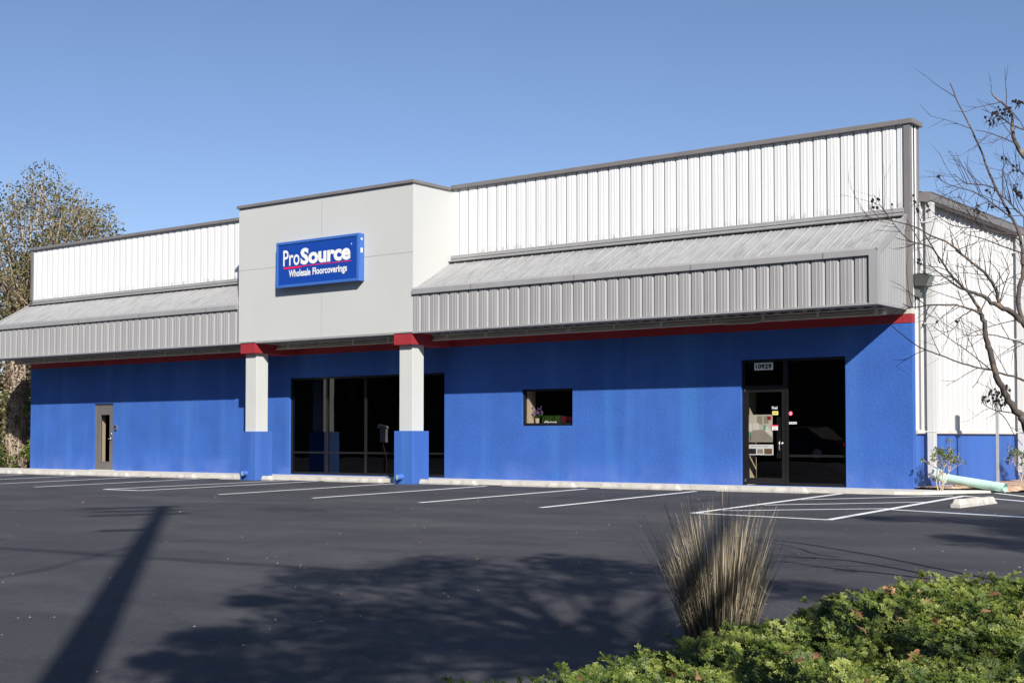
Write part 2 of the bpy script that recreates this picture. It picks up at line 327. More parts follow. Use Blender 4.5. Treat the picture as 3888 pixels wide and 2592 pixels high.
TREE=[[[[7.137,-14.991,-0.348,0.0378],[7.11,-15.083,0.52,0.0359],[7.0,-15.219,0.93,0.034],[6.926,-15.32,1.166,0.0321],[6.899,-15.379,1.256,0.0302],[6.847,-15.457,1.356,0.0284],[6.797,-15.537,1.512,0.0265],[6.765,-15.603,1.667,0.0246],[6.75,-15.654,1.799,0.0228],[6.74,-15.701,1.908,0.021],[6.734,-15.745,2.027,0.0191],[6.718,-15.795,2.113,0.0173]],0],[[[6.731,-15.784,2.069,0.0108],[6.687,-15.881,2.097,0.0094],[6.61,-16.006,2.126,0.008],[6.507,-16.148,2.126,0.0066],[6.447,-16.257,2.114,0.0052],[6.38,-16.371,2.095,0.0039],[6.34,-16.466,2.117,0.0025]],1.0],[[[6.718,-15.795,2.113,0.013],[6.687,-15.908,2.217,0.0115],[6.634,-16.037,2.308,0.01],[6.607,-16.144,2.376,0.0085],[6.581,-16.252,2.465,0.007],[6.56,-16.356,2.542,0.0056],[6.528,-16.47,2.66,0.0042]],1.0],[[[7.078,-14.783,-0.372,0.0362],[7.027,-14.928,0.962,0.0328],[6.965,-15.063,1.844,0.0294],[6.892,-15.176,2.001,0.0261],[6.85,-15.263,2.089,0.0227],[6.747,-15.395,2.153,0.0194],[6.673,-15.506,2.228,0.0162],[6.598,-15.616,2.269,0.0129],[6.523,-15.726,2.31,0.0097],[6.45,-15.836,2.384,0.0065],[6.361,-15.96,2.49,0.0033]],1.0],[[[6.831,-15.201,2.083,0.0157],[6.738,-15.331,2.181,0.0147],[6.736,-15.391,2.279,0.0138],[6.707,-15.471,2.376,0.0128],[6.678,-15.55,2.439,0.0119],[6.597,-15.671,2.535,0.0109],[6.534,-15.777,2.607,0.01],[6.573,-15.801,2.588,0.0091],[6.497,-15.916,2.669,0.0081],[6.436,-16.019,2.697,0.0072],[6.388,-16.112,2.734,0.0063],[6.34,-16.204,2.771,0.0054],[6.213,-16.358,2.812,0.0045],[6.094,-16.505,2.829,0.0036],[6.067,-16.58,2.836,0.0028]],1.0],[[[6.208,-16.344,2.814,0.0039],[6.156,-16.388,2.905,0.003],[6.091,-16.444,3.03,0.0021]],1.0],[[[6.414,-16.181,2.723,0.0039],[6.371,-16.156,2.827,0.003],[6.31,-16.147,2.999,0.0022]],1.0],[[[6.583,-16.292,2.441,0.0063],[6.527,-16.316,2.569,0.0055],[6.386,-16.401,2.624,0.0047],[6.312,-16.436,2.702,0.0038],[6.254,-16.459,2.791,0.003],[6.166,-16.507,2.927,0.0021]],1.0],[[[6.363,-16.343,2.628,0.0032],[6.266,-16.419,2.661,0.0021]],0],[[[6.866,-14.916,1.949,0.0205],[6.795,-14.938,2.115,0.0196],[6.77,-14.926,2.328,0.0186],[6.791,-14.876,2.449,0.0177],[6.788,-14.844,2.57,0.0167],[6.775,-14.815,2.576,0.0157],[6.76,-14.794,2.754,0.0148],[6.721,-14.791,2.903,0.0138],[6.656,-14.807,3.043,0.0128],[6.591,-14.824,3.184,0.0118],[6.534,-14.834,3.315,0.0108],[6.492,-14.831,3.425,0.0098],[6.435,-14.842,3.6,0.0088],[6.37,-14.86,3.774,0.0078],[6.312,-14.872,3.913,0.0068],[6.245,-14.89,4.064,0.0058],[6.183,-14.905,4.246,0.0048]],0.25],[[[6.594,-14.926,3.232,0.007],[6.537,-15.003,3.263,0.0058],[6.407,-15.135,3.274,0.0046],[6.376,-15.192,3.3,0.0035],[6.333,-15.259,3.352,0.0023]],1.0],[[[6.711,-14.951,2.977,0.0069],[6.656,-15.06,3.041,0.0061],[6.585,-15.181,3.114,0.0053],[6.507,-15.307,3.171,0.0045],[6.412,-15.444,3.202,0.0038],[6.351,-15.556,3.233,0.003],[6.327,-15.64,3.279,0.0022]],1.0],[[[6.783,-14.765,2.87,0.0093],[6.771,-14.747,2.987,0.0081],[6.706,-14.77,3.064,0.007],[6.65,-14.784,3.141,0.0058],[6.577,-14.812,3.219,0.0047]],1.0],[[[6.99,-14.47,-0.409,0.0325],[7.079,-14.522,1.885,0.0295],[6.998,-14.657,3.039,0.0264],[6.839,-14.823,3.468,0.0234],[6.815,-14.868,3.515,0.0205],[6.761,-14.94,3.624,0.0175],[6.753,-14.975,3.732,0.0145],[6.754,-15.006,3.871,0.0116],[6.709,-15.068,3.943,0.0086],[6.652,-15.14,4.004,0.0057],[6.632,-15.183,4.05,0.0027]],0.6],[[[6.792,-15.041,3.597,0.0057],[6.73,-15.174,3.628,0.0045],[6.656,-15.316,3.659,0.0034],[6.592,-15.451,3.664,0.0022]],1.0],[[[6.937,-14.807,3.696,0.0092],[6.844,-14.955,3.723,0.0078],[6.773,-15.087,3.756,0.0064],[6.714,-15.211,3.818,0.005],[6.662,-15.328,3.834,0.0036],[6.635,-15.425,3.844,0.0022]],1.0],[[[6.868,-14.591,3.292,0.007],[6.771,-14.732,3.376,0.0058],[6.737,-14.823,3.418,0.0046],[6.697,-14.92,3.47,0.0035],[6.677,-15.0,3.527,0.0023]],1.0],[[[6.946,-14.882,2.625,0.008],[6.848,-15.009,2.64,0.0068],[6.731,-15.151,2.686,0.0057],[6.626,-15.286,2.74,0.0045],[6.544,-15.4,2.77,0.0034],[6.471,-15.508,2.794,0.0022]],1.0],[[[6.819,-14.984,2.727,0.008],[6.81,-15.083,2.768,0.0071],[6.738,-15.23,2.787,0.0063],[6.62,-15.413,2.827,0.0054],[6.549,-15.557,2.821,0.0046],[6.465,-15.713,2.834,0.0038],[6.421,-15.839,2.882,0.003],[6.394,-15.952,2.919,0.0022]],1.0],[[[6.788,-15.011,2.798,0.0068],[6.608,-15.076,2.848,0.006],[6.492,-15.093,2.909,0.0051],[6.408,-15.086,3.011,0.0042],[6.348,-15.061,3.125,0.0033],[6.287,-15.035,3.192,0.0023]],1.0],[[[7.028,-15.022,1.41,0.0101],[6.892,-15.195,1.532,0.0095],[6.825,-15.311,1.569,0.0088],[6.753,-15.431,1.595,0.0082],[6.725,-15.516,1.615,0.0076],[6.653,-15.636,1.63,0.0069],[6.539,-15.789,1.677,0.0063],[6.444,-15.928,1.73,0.0057],[6.366,-16.053,1.771,0.0051],[6.316,-16.156,1.812,0.0045],[6.258,-16.267,1.885,0.0039],[6.235,-16.35,1.925,0.0033],[6.221,-16.425,1.959,0.0028]],0.15],[[[6.716,-15.524,1.621,0.0048],[6.611,-15.673,1.747,0.0042],[6.499,-15.828,1.861,0.0035],[6.465,-15.919,1.907,0.0028],[6.414,-16.024,1.97,0.0022]],0.6],[[[6.949,-14.972,1.803,0.0079],[6.863,-15.091,1.852,0.0068],[6.748,-15.232,1.901,0.0056],[6.644,-15.364,1.927,0.0045],[6.549,-15.487,1.912,0.0033],[6.491,-15.583,1.921,0.0022]],1.0],[[[6.83,-15.2,2.048,0.0045],[6.728,-15.341,2.01,0.0039],[6.654,-15.46,1.972,0.0033],[6.58,-15.578,1.923,0.0028],[6.499,-15.702,1.868,0.0022]],1.0],[[[6.864,-15.268,1.252,0.0056],[6.783,-15.363,1.268,0.0047],[6.729,-15.437,1.279,0.0039],[6.666,-15.518,1.324,0.003],[6.649,-15.566,1.391,0.0022]],1.3],[[[6.763,-15.473,1.267,0.0044],[6.825,-15.464,1.199,0.0038],[6.887,-15.454,1.076,0.0032],[6.949,-15.444,0.987,0.0026]],0.5],[[[6.67,-15.831,2.091,0.0048],[6.608,-15.909,2.034,0.0041],[6.589,-15.952,1.966,0.0034],[6.545,-16.016,1.914,0.0028],[6.476,-16.101,1.929,0.0021]],1.0],[[[6.715,-15.294,2.163,0.0056],[6.752,-15.191,2.399,0.0045],[6.751,-15.111,2.488,0.0034],[6.677,-15.091,2.67,0.0023]],1.0],[[[6.731,-15.784,2.08,0.0054],[6.735,-15.628,2.214,0.0048],[6.767,-15.45,2.318,0.0041],[6.818,-15.256,2.411,0.0034],[6.863,-15.066,2.472,0.0027]],1.0],[[[6.722,-15.17,2.368,0.005],[6.654,-15.166,2.513,0.0036],[6.583,-15.16,2.577,0.0023]],1.0],[[[6.602,-15.888,2.179,0.0039],[6.516,-16.019,2.218,0.003],[6.413,-16.163,2.268,0.0021]],1.0],[[[6.553,-15.933,2.367,0.0039],[6.478,-16.034,2.402,0.0033],[6.379,-16.156,2.458,0.0027],[6.357,-16.216,2.508,0.0021]],1.0],[[[6.639,-15.864,2.301,0.0039],[6.633,-15.873,2.411,0.003],[6.624,-15.881,2.444,0.0022]],1.0],[[[6.78,-14.774,3.045,0.0042],[6.742,-14.85,3.153,0.0035],[6.747,-14.893,3.261,0.0029],[6.775,-14.916,3.326,0.0023]],1.0],[[[6.658,-14.746,3.125,0.0047],[6.629,-14.776,3.312,0.0035],[6.602,-14.802,3.438,0.0023]],0.5]]
PODS=[[6.716,-15.269,3.839],[6.788,-15.29,3.818],[6.69,-15.315,3.811],[6.708,-15.248,3.809],[6.785,-15.148,3.857],[6.671,-15.179,3.855],[6.737,-15.176,3.838],[6.676,-15.243,3.833],[6.693,-15.163,3.902],[6.716,-15.14,3.849],[6.782,-15.21,3.811],[6.761,-15.093,3.873],[6.823,-15.246,3.861],[6.708,-15.257,3.809],[6.763,-15.199,3.864],[6.723,-15.21,3.864],[6.745,-15.167,3.826],[6.775,-15.066,3.844],[6.747,-15.123,3.891],[6.807,-15.147,3.82],[6.755,-15.124,3.886],[6.784,-15.294,3.844],[6.821,-15.257,3.791],[6.811,-15.251,3.838],[6.691,-15.161,3.845],[6.709,-15.355,3.818],[6.811,-14.945,3.971],[6.823,-14.906,3.967],[6.799,-15.025,3.97],[6.791,-15.079,3.954],[6.856,-15.121,3.938],[6.817,-14.921,3.975],[6.85,-15.02,3.948],[6.814,-15.014,3.941],[6.796,-14.941,3.959],[6.806,-14.989,3.958],[6.77,-14.953,3.977],[6.851,-15.132,3.917],[6.694,-15.369,3.722],[6.711,-15.346,3.719],[6.672,-15.222,3.764],[6.641,-15.23,3.742],[6.615,-15.268,3.805],[6.719,-15.242,3.775],[6.689,-15.288,3.764],[6.647,-15.262,3.77],[6.319,-15.577,3.281],[6.31,-15.593,3.277],[6.317,-15.571,3.285],[6.092,-16.457,2.981],[6.133,-16.454,2.985],[6.097,-16.45,2.919],[6.142,-16.443,2.979],[6.118,-16.43,2.915],[6.084,-16.44,2.991],[6.056,-16.381,2.935],[6.059,-16.389,2.985],[6.126,-16.451,2.919],[6.187,-16.292,2.956],[6.322,-16.158,2.988],[6.29,-16.055,2.997],[6.28,-16.06,3.053],[6.343,-16.134,2.902],[6.361,-16.173,2.903],[6.321,-16.094,2.93],[6.38,-16.005,2.96],[6.355,-15.962,2.985],[6.395,-16.066,2.909],[6.346,-15.883,2.948],[6.562,-15.174,2.998],[6.525,-15.305,2.999],[6.522,-15.219,3.018],[6.524,-15.194,2.996],[6.503,-15.15,3.067],[6.547,-15.243,3.002],[6.496,-15.167,3.04],[6.572,-15.082,3.06],[6.663,-15.242,3.028],[6.652,-15.24,3.028],[6.603,-15.158,3.068],[6.528,-14.906,3.217],[6.541,-15.06,3.211],[6.493,-14.884,3.241],[6.579,-14.937,3.223],[6.77,-14.953,3.224],[6.791,-14.934,3.186],[6.777,-15.006,3.214],[6.783,-14.934,3.168],[6.754,-14.961,3.245],[6.786,-14.931,3.158],[6.796,-14.912,3.183],[6.751,-14.879,3.211],[6.769,-14.924,3.174],[6.744,-14.886,3.205],[6.75,-14.95,3.211],[6.804,-14.918,3.136],[6.812,-14.94,3.153],[6.752,-14.853,3.269],[6.678,-14.924,3.489],[6.693,-14.97,3.489],[6.702,-15.104,3.475],[6.701,-15.095,3.465],[6.72,-14.867,3.434],[6.726,-14.872,3.436],[6.733,-14.907,3.387],[6.768,-14.904,3.378],[6.756,-14.868,3.433],[6.783,-15.56,1.355],[6.821,-15.541,1.32],[6.708,-15.437,1.382],[6.735,-15.565,1.439],[6.78,-15.49,1.35],[6.746,-15.529,1.406],[6.745,-15.494,1.456],[6.812,-15.378,1.406],[6.687,-15.471,1.362],[6.783,-15.466,1.388],[6.799,-15.536,1.326],[6.666,-15.446,1.354],[6.745,-15.437,1.401],[6.729,-15.581,1.425],[6.787,-15.528,1.418],[6.797,-15.5,1.318],[6.764,-15.388,1.406],[6.788,-15.531,1.425],[6.692,-15.563,1.393],[6.719,-15.558,1.411],[6.767,-15.353,1.45],[6.755,-15.492,1.375],[6.802,-15.431,1.34],[6.729,-15.413,1.358],[6.71,-15.401,1.356],[6.77,-15.542,1.431],[6.759,-15.364,1.366],[6.831,-15.506,1.429],[6.707,-15.471,1.441],[6.825,-15.489,1.327],[6.817,-15.457,1.419],[6.819,-15.541,1.453],[6.817,-15.474,1.422],[6.8,-15.573,1.36],[6.824,-15.438,1.486],[6.789,-15.346,1.476],[6.85,-15.511,1.474],[6.846,-15.515,1.463],[6.868,-15.501,1.441],[6.652,-15.495,1.387],[6.653,-15.518,1.39],[6.678,-15.602,1.364],[6.372,-16.159,2.465],[6.377,-16.203,2.498],[6.354,-16.172,2.476],[6.367,-16.172,2.499],[6.452,-16.023,1.997],[6.45,-16.015,1.999],[6.552,-15.864,2.01],[6.563,-15.873,2.004]]
# ================================================================ SETTING
def grid_mesh(xs, ys, zf):
    mb = MB()
    for y in ys:
        for x in xs: mb.v.append((x, y, zf(x, y)))
    w = len(xs)
    for j in range(len(ys)-1):
        for i in range(w-1):
            k = j*w+i; mb.f.append((k, k+1, k+w+1, k+w)); mb.mi.append(0)
    return mb
gx_ = [-900, -300, -120, -60, -45, -31, -20, -10, 0, 8, 15, 40, 120, 300, 900]
gy_ = [-900, -300, -120, -60, -45, -40, -30, -20, -10, -4, 0, 10, 40, 120, 300, 900]
tag(grid_mesh(gx_, gy_, lambda x, y: ground_z(x, y) - .035).build('ground', M['grass_ground']), kind='structure')
lot = grid_mesh([-60, -45, -31.4, -20, -10, 0, 8, 15, 30], [-32, -26, -20, -14, -8, -4, -1, 0, 8, 30], ground_z).build('parking_lot', M['asphalt'])
tag(lot, kind='structure')
LIFT = .004
def stripe(a, b, w=.10, m='paint', lift=LIFT, off=0.0):
    ax, ay = a; bx_, by_ = b; dx, dy = bx_-ax, by_-ay; L = math.hypot(dx, dy); nx, ny = -dy/L, dx/L
    mb = MB(); nseg = max(2, int(L/1.0))
    for i in range(nseg):
        t0, t1 = i/nseg, (i+1)/nseg; P = []
        for t, s in ((t0, -1), (t1, -1), (t1, 1), (t0, 1)):
            x = ax+dx*t+nx*(s*w/2+off); y = ay+dy*t+ny*(s*w/2+off); P.append((x, y, ground_z(x, y)+lift))
        mb.quad(*P)
    return mb.build('parking_line', M[m], lot)
for a, b in [((-32.2, -1.2), (-32.3, -6.4)), ((-29.2, -1.2), (-29.4, -6.4)), ((-26.3, -1.15), (-26.7, -6.45)), ((-23.37, -1.16), (-23.8, -6.5)),
             ((-20.46, -1.14), (-20.97, -6.5)), ((-17.1, -1.2), (-18.05, -6.46)), ((-15.95, -1.2), (-16.61, -6.5)),
             ((-12.97, -1.3), (-13.34, -6.83)), ((-9.94, -1.5), (-10.28, -6.89)), ((-6.96, -1.6), (-7.13, -7.07)), ((-4.2, -1.5), (-4.1, -7.21)),
             ((-1.07, -1.08), (-.96, -7.22)), ((1.6, -7.56), (1.35, -.85))]:
    stripe(a, b, .135)
stripe((-18.05, -6.46), (-16.61, -6.5), .12, lift=.005)
for a, b in [((-.96, -7.22), (1.6, -7.56)), ((-.91, -3.25), (1.16, -.95)), ((-.85, -4.9), (1.4, -2.95)), ((-.80, -6.5), (1.48, -4.83)),
             ((1.56, -5.04), (6.2, -6.48)), ((1.42, -1.0), (5.6, -4.1)), ((1.5, .42), (4.6, -3.2))]:
    stripe(a, b, .105, lift=.0055)
stripe((2.3, -5.27), (6.2, -6.48), .05, 'blue_paint', lift=.006, off=.10)
stripe((2.6, -1.87), (5.6, -4.1), .05, 'blue_paint', lift=.006, off=-.10)
# raised concrete walk along the front, tapering off past the corner
mb = MB(); xs = np.arange(-34.0, .31, 1.0)
def walk_poly(x):  # depth of the walk
    return -1.02
for i in range(len(xs)-1):
    x0, x1 = float(xs[i]), float(xs[i+1])
    P = [(x0, -1.02, -.004), (x1, -1.02, -.004), (x1, .02, .0), (x0, .02, .0)]; mb.quad(*P)
    mb.quad((x0, -1.02, ground_z(x0, -1)-.05), (x1, -1.02, ground_z(x1, -1)-.05), (x1, -1.02, -.004), (x0, -1.02, -.004))
e = float(xs[-1])
mb.poly([(e, -1.02, -.004), (.55, -.86, -.006), (1.45, .48, -.006), (1.25, .62, -.002), (.42, -.0, .0), (e, .02, .0)])
for a, b in (((e, -1.02), (.55, -.86)), ((.55, -.86), (1.45, .48))):
    mb.quad((a[0], a[1], -.15), (b[0], b[1], -.15), (b[0], b[1], -.006), (a[0], a[1], -.005))
tag(mb.build('sidewalk', M['concrete']), kind='structure')
# pine straw bed along the side wall, and the earth at the far left
mb = MB()
rs = random.Random(2)
pts = [(.03, .02), (.42, .0), (1.25, .62), (1.68, .62), (1.85, 1.2), (2.0, 4), (2.2, 12), (2.4, 28), (.03, 28)]
bm = bmesh.new(); vs = [bm.verts.new((x, y, .005 + .0)) for x, y in pts]; bm.faces.new(vs); bmesh.ops.triangulate(bm, faces=bm.faces)
bmesh.ops.subdivide_edges(bm, edges=bm.edges, cuts=5, use_grid_fill=True)
for v in bm.verts:
    inner = min(1, max(0, v.co.x - .05)) * .0
    v.co.z += .02 + rs.random()*.03 - (.06 if v.co.x > 1.6 else 0)
me = bpy.data.meshes.new('planting_bed'); bm.to_mesh(me); bm.free(); me.materials.append(M['mulch'])
bed = bpy.data.objects.new('planting_bed', me); COL.objects.link(bed); tag(bed, kind='structure')
mb = MB(); mb.quad((-60, -.9, -.12), (-31.3, -.9, -.05), (-31.3, 25, -.02), (-60, 25, -.05))
tag(mb.build('earth_bank', M['earth']), kind='structure')
# ================================================================ BUILDING
L = -31.23; TL, TR = -18.82, -12.29; HP = 7.55; CY = -1.52; ZB = 3.69; ZC = 4.76
bld = empty('shop_building', (-15.6, 0, 0)); O = (-15.6, 0, 0)
tag(bld, 'long blue and white flooring shop with grey awnings and a pale sign tower', 'building')
def part(mb, name, mat, parent=bld, **kw): return shift(mb, O).build(name, mat, parent, **kw)
OPEN = [(-27.61, -26.61, 0.0, 2.16), (-18.38, -12.54, .02, 2.75), (-10.02, -8.47, 1.345, 2.25), (-3.92, -1.45, .01, 2.77)]
xs = sorted({L, 0.0} | {o[0] for o in OPEN} | {o[1] for o in OPEN}); zs = sorted({-.12, 3.40} | {o[2] for o in OPEN} | {o[3] for o in OPEN})
mb = MB()
for i in range(len(xs)-1):
    for j in range(len(zs)-1):
        cx, cz = (xs[i]+xs[i+1])/2, (zs[j]+zs[j+1])/2
        if any(o[0] < cx < o[1] and o[2] < cz < o[3] for o in OPEN): continue
        mb.quad((xs[i], 0, zs[j]), (xs[i+1], 0, zs[j]), (xs[i+1], 0, zs[j+1]), (xs[i], 0, zs[j+1]))
for a, b, c, d in OPEN:
    for P in (((a,0,c),(a,0,d),(a,.15,d),(a,.15,c)), ((b,0,c),(b,0,d),(b,.15,d),(b,.15,c)), ((a,0,d),(b,0,d),(b,.15,d),(a,.15,d)), ((a,0,c),(b,0,c),(b,.15,c),(a,.15,c))): mb.quad(*P)
mb.quad((0, 0, -.12), (0, .16, -.12), (0, .16, 3.40), (0, 0, 3.40)); mb.quad((L, 0, -.12), (L, .3, -.12), (L, .3, 3.4), (L, 0, 3.4))
part(mb, 'front_wall', M['blue'])
mb = MB(); mb.box(L, .004, -.012, .16, 3.402, 3.585)
part(mb, 'red_band', M['red'])
mb = MB(); mb.box(L, .006, -.02, .158, 3.586, 3.698)
part(mb, 'wall_head_trim', M['beige'])
# inner shell keeps the rooms dark
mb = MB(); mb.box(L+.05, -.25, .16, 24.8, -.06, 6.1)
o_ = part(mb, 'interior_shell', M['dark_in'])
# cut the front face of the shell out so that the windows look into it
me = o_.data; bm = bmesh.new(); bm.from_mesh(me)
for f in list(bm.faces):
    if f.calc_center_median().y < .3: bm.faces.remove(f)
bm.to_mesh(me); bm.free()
# upper white siding
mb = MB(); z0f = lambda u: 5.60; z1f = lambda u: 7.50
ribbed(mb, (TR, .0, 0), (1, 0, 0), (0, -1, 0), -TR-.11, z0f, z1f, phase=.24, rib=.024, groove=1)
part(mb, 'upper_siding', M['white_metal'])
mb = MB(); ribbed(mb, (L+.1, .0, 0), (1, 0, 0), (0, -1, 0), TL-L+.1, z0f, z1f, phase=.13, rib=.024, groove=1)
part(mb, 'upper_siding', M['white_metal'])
# corner posts
mb = MB(); mb.box(-.125, .012, -.045, .06, 3.70, 7.50); part(mb, 'corner_post', M['trim'], bevel=.004)
mb = MB(); mb.box(-.02, .012, .35, .45, 1.2, 7.50); part(mb, 'corner_post', M['trim'], bevel=.004)
mb = MB(); mb.box(L-.03, L+.10, -.045, .45, 5.5, 7.50); part(mb, 'corner_post', M['trim'], bevel=.004)
mb = MB(); mb.box(-.3, 0, .06, .40, 3.69, 7.485); part(mb, 'parapet_return', M['white_metal'])
for a, b_ in ((L+.01, TL), (TR, -.31)):
    mb = MB(); mb.box(a, b_, .02, .42, 3.4, 7.484); part(mb, 'parapet_back', M['grey_metal'])
# coping
for a, b_, zt in ((L-.10, TL-.08, 7.555), (TR+.02, .08, 7.565)):
    mb = MB(); mb.box(a, b_, -.08, .50, 7.485, zt+.025); part(mb, 'parapet_coping', M['trim'], bevel=.01)
# flashing between siding and awning roof
for a, b in ((L, TL), (TR, -.125)):
    mb = MB()
    mb.prism([(a, -.045, 5.60), (a, -.045, 5.76), (a, -.02, 5.775), (a, .0, 5.775), (a, .0, 5.6)], (b-a, 0, 0))
    mb.prism([(a, -.045, 5.60), (a, -.16, 5.615), (a, -.16, 5.595), (a, -.045, 5.58)], (b-a, 0, 0))
    mb.prism([(a, -.06, 5.70), (a, -.045, 5.71), (a, -.045, 5.69), (a, -.06, 5.68)], (b-a, 0, 0))
    part(mb, 'flashing', M['grey_metal'])
# awnings
def awning(x0, x1, left_end, right_end):
    mb = MB(); rl = math.hypot(1.49, .83); vd = Vector((0, 1.49, .83)).normalized(); nd = Vector((0, -.83, 1.49)).normalized()
    ribbed(mb, (x0, CY, ZC-.01), (1, 0, 0), nd, x1-x0, lambda u: 0, lambda u: rl+.02, vd=vd, phase=.2, rib=.016)
    aw = part(mb, 'awning_roof', M['grey_roof'])
    mb = MB(); ribbed(mb, (x0, CY, 0), (1, 0, 0), (0, -1, 0), x1-x0, lambda u: 3.705, lambda u: 4.66, phase=.26, rib=.036, groove=1)
    part(mb, 'awning_fascia', M['grey_metal'])
    mb = MB()   # edge trim: nose along the top of the fascia
    mb.prism([(x0, CY-.055, 4.635), (x0, CY-.055, 4.755), (x0, CY-.045, 4.775), (x0, CY+.10, 4.83), (x0, CY+.10, 4.82), (x0, CY-.0, 4.765), (x0, CY-.0, 4.635)], (x1-x0, 0, 0))
    part(mb, 'awning_edge_trim', M['grey_metal'], bevel=.004)
    xx = x0+1.9
    while xx < x1-.3:   # lapped joints of the trim
        mb = MB(); mb.box(xx, xx+.03, CY-.058, CY-.05, 4.633, 4.757); part(mb, 'trim_joint', M['trim']); xx += 3.05
    mb = MB(); mb.prism([(x0, CY-.045, 3.66), (x0, CY-.045, 3.70), (x0, CY+.05, 3.70), (x0, CY+.05, 3.66)], (x1-x0, 0, 0))
    part(mb, 'awning_drip_edge', M['grey_metal'], bevel=.003)
    mb = MB(); ribbed(mb, (x0, 0, 3.70), (1, 0, 0), (0, 0, -1), x1-x0, lambda u: -1.48, lambda u: 0.0, vd=(0, 1, 0), phase=.12, rib=.03)
    part(mb, 'awning_soffit', M['soffit'])
    for xe, sgn, on in ((x0, -1, left_end), (x1, 1, right_end)):
        if not on: continue
        mb = MB(); top = lambda u: 4.76 + .83/1.49*u
        ribbed(mb, (xe, CY, 0), (0, 1, 0), (sgn, 0, 0), 1.48, lambda u: 3.70, lambda u: min(top(u), 5.58), phase=.19, rib=.012)
        part(mb, 'awning_end_panel', M['grey_metal'])
        mb = MB()
        a, b = Vector((xe, CY-.05, 4.73)), Vector((xe, -.04, 5.60)); d = (b-a).normalized(); n_ = Vector((0, -d.z, d.y))
        mb.prism([a + n_*.04, a - n_*.12, b - n_*.12, b + n_*.04], (sgn*.035, 0, 0))
        mb.box(min(xe, xe+sgn*.036), max(xe, xe+sgn*.036), CY-.055, CY+.10, 3.66, 4.70)
        mb.box(min(xe-sgn*.15, xe+sgn*.037), max(xe-sgn*.15, xe+sgn*.037), CY-.057, CY-.03, 3.66, 4.64)
        mb.box(min(xe, xe+sgn*.03), max(xe, xe+sgn*.03), CY+.10, -.05, 3.66, 3.72)
        part(mb, 'awning_end_trim', M['grey_metal'], bevel=.003)
awning(L, TL-.02, True, False); awning(TR+.01, -.10, False, True)
# sign tower
mb = MB(); mb.box(TL, TR, CY, .30, 3.69, 7.47); twr = part(mb, 'sign_tower', M['eifs'])
mb = MB(); mb.box(TL-.05, TR+.05, CY-.06, -.09, 7.455, 7.535); mb.box(TL-.05, TR+.01, -.088, .34, 7.455, 7.535)
part(mb, 'tower_coping', M['trim'], bevel=.008)
mb = MB(); y = CY-.002
mb.box(-15.545, -15.53, y, CY+.01, 3.70, 7.40); mb.box(TL, TR, y, CY+.01, 5.705, 5.72)
part(mb, 'tower_joint', M['joint'])
mb = MB(); mb.box(TL-.015, TR+.015, CY-.02, CY+.03, 3.66, 3.715); part(mb, 'tower_drip_edge', M['grey_metal'])
mb = MB(); ribbed(mb, (TL, 0, 3.685), (1, 0, 0), (0, 0, -1), TR-TL, lambda u: -1.48, lambda u: 0.0, vd=(0, 1, 0), phase=.12, rib=.03)
part(mb, 'awning_soffit', M['soffit'])
# beige channel running beneath the soffits with its hangers
mb = MB()
for a, b in ((L+.2, -18.72), (-18.08, -12.91), (-12.28, -.30)):
    mb.box(a, b, -.76, -.56, 3.535, 3.615); mb.box(a, b, -.80, -.76, 3.51, 3.555); mb.box(a, b, -.82, -.56, 3.635, 3.66); 
    x = a + .5
    while x < b - .1:
        mb.box(x-.03, x+.03, -.815, -.55, 3.55, 3.632); mb.box(x-.012, x+.012, -.69, -.66, 3.61, 3.70); x += 1.26
part(mb, 'soffit_channel', M['beige'], bevel=.006)
# round-cornered strip lamp under the soffit by the entrance
mb = MB(); mb.box(-3.85, -3.05, -.86, -.805, 3.49, 3.51); part(mb, 'soffit_strip', M['beige'])
# columns: base, shaft, red cap beam
for cx in (-12.29, -18.09):
    mb = MB(); mb.box(cx-.62, cx, CY, CY+.62, -.2, 1.22); c = part(mb, 'column_base', M['blue_metal'], bevel=.006)
    mb = MB(); mb.box(cx-.55, cx-.11, CY+.115, CY+.545, 1.22, 3.40); part(mb, 'column_shaft', M['column'], bevel=.008)
    mb = MB(); mb.box(cx-.62, cx+.0, CY-.02, -.014, 3.39, 3.685); part(mb, 'column_cap_beam', M['red'], bevel=.004)
    px, py = cx-.36, CY; d_ = Vector((-.35, -1, -.05)).normalized(); p0_ = Vector((px, py+.05, .065))
    mb = MB(); mb.tube([p0_, p0_+d_*.17], .078, 20, False); mb.tube([p0_+d_*.17, p0_], .068, 20, False); ps_ = part(mb, 'drain_pipe_stub', M['blue_metal'], smooth=True)
    mb = MB(); mb.tube([p0_+d_*.15, p0_+d_*.172], .0675, 20, True); shift(mb, O).build('pipe_plug', M['pvc'], ps_)
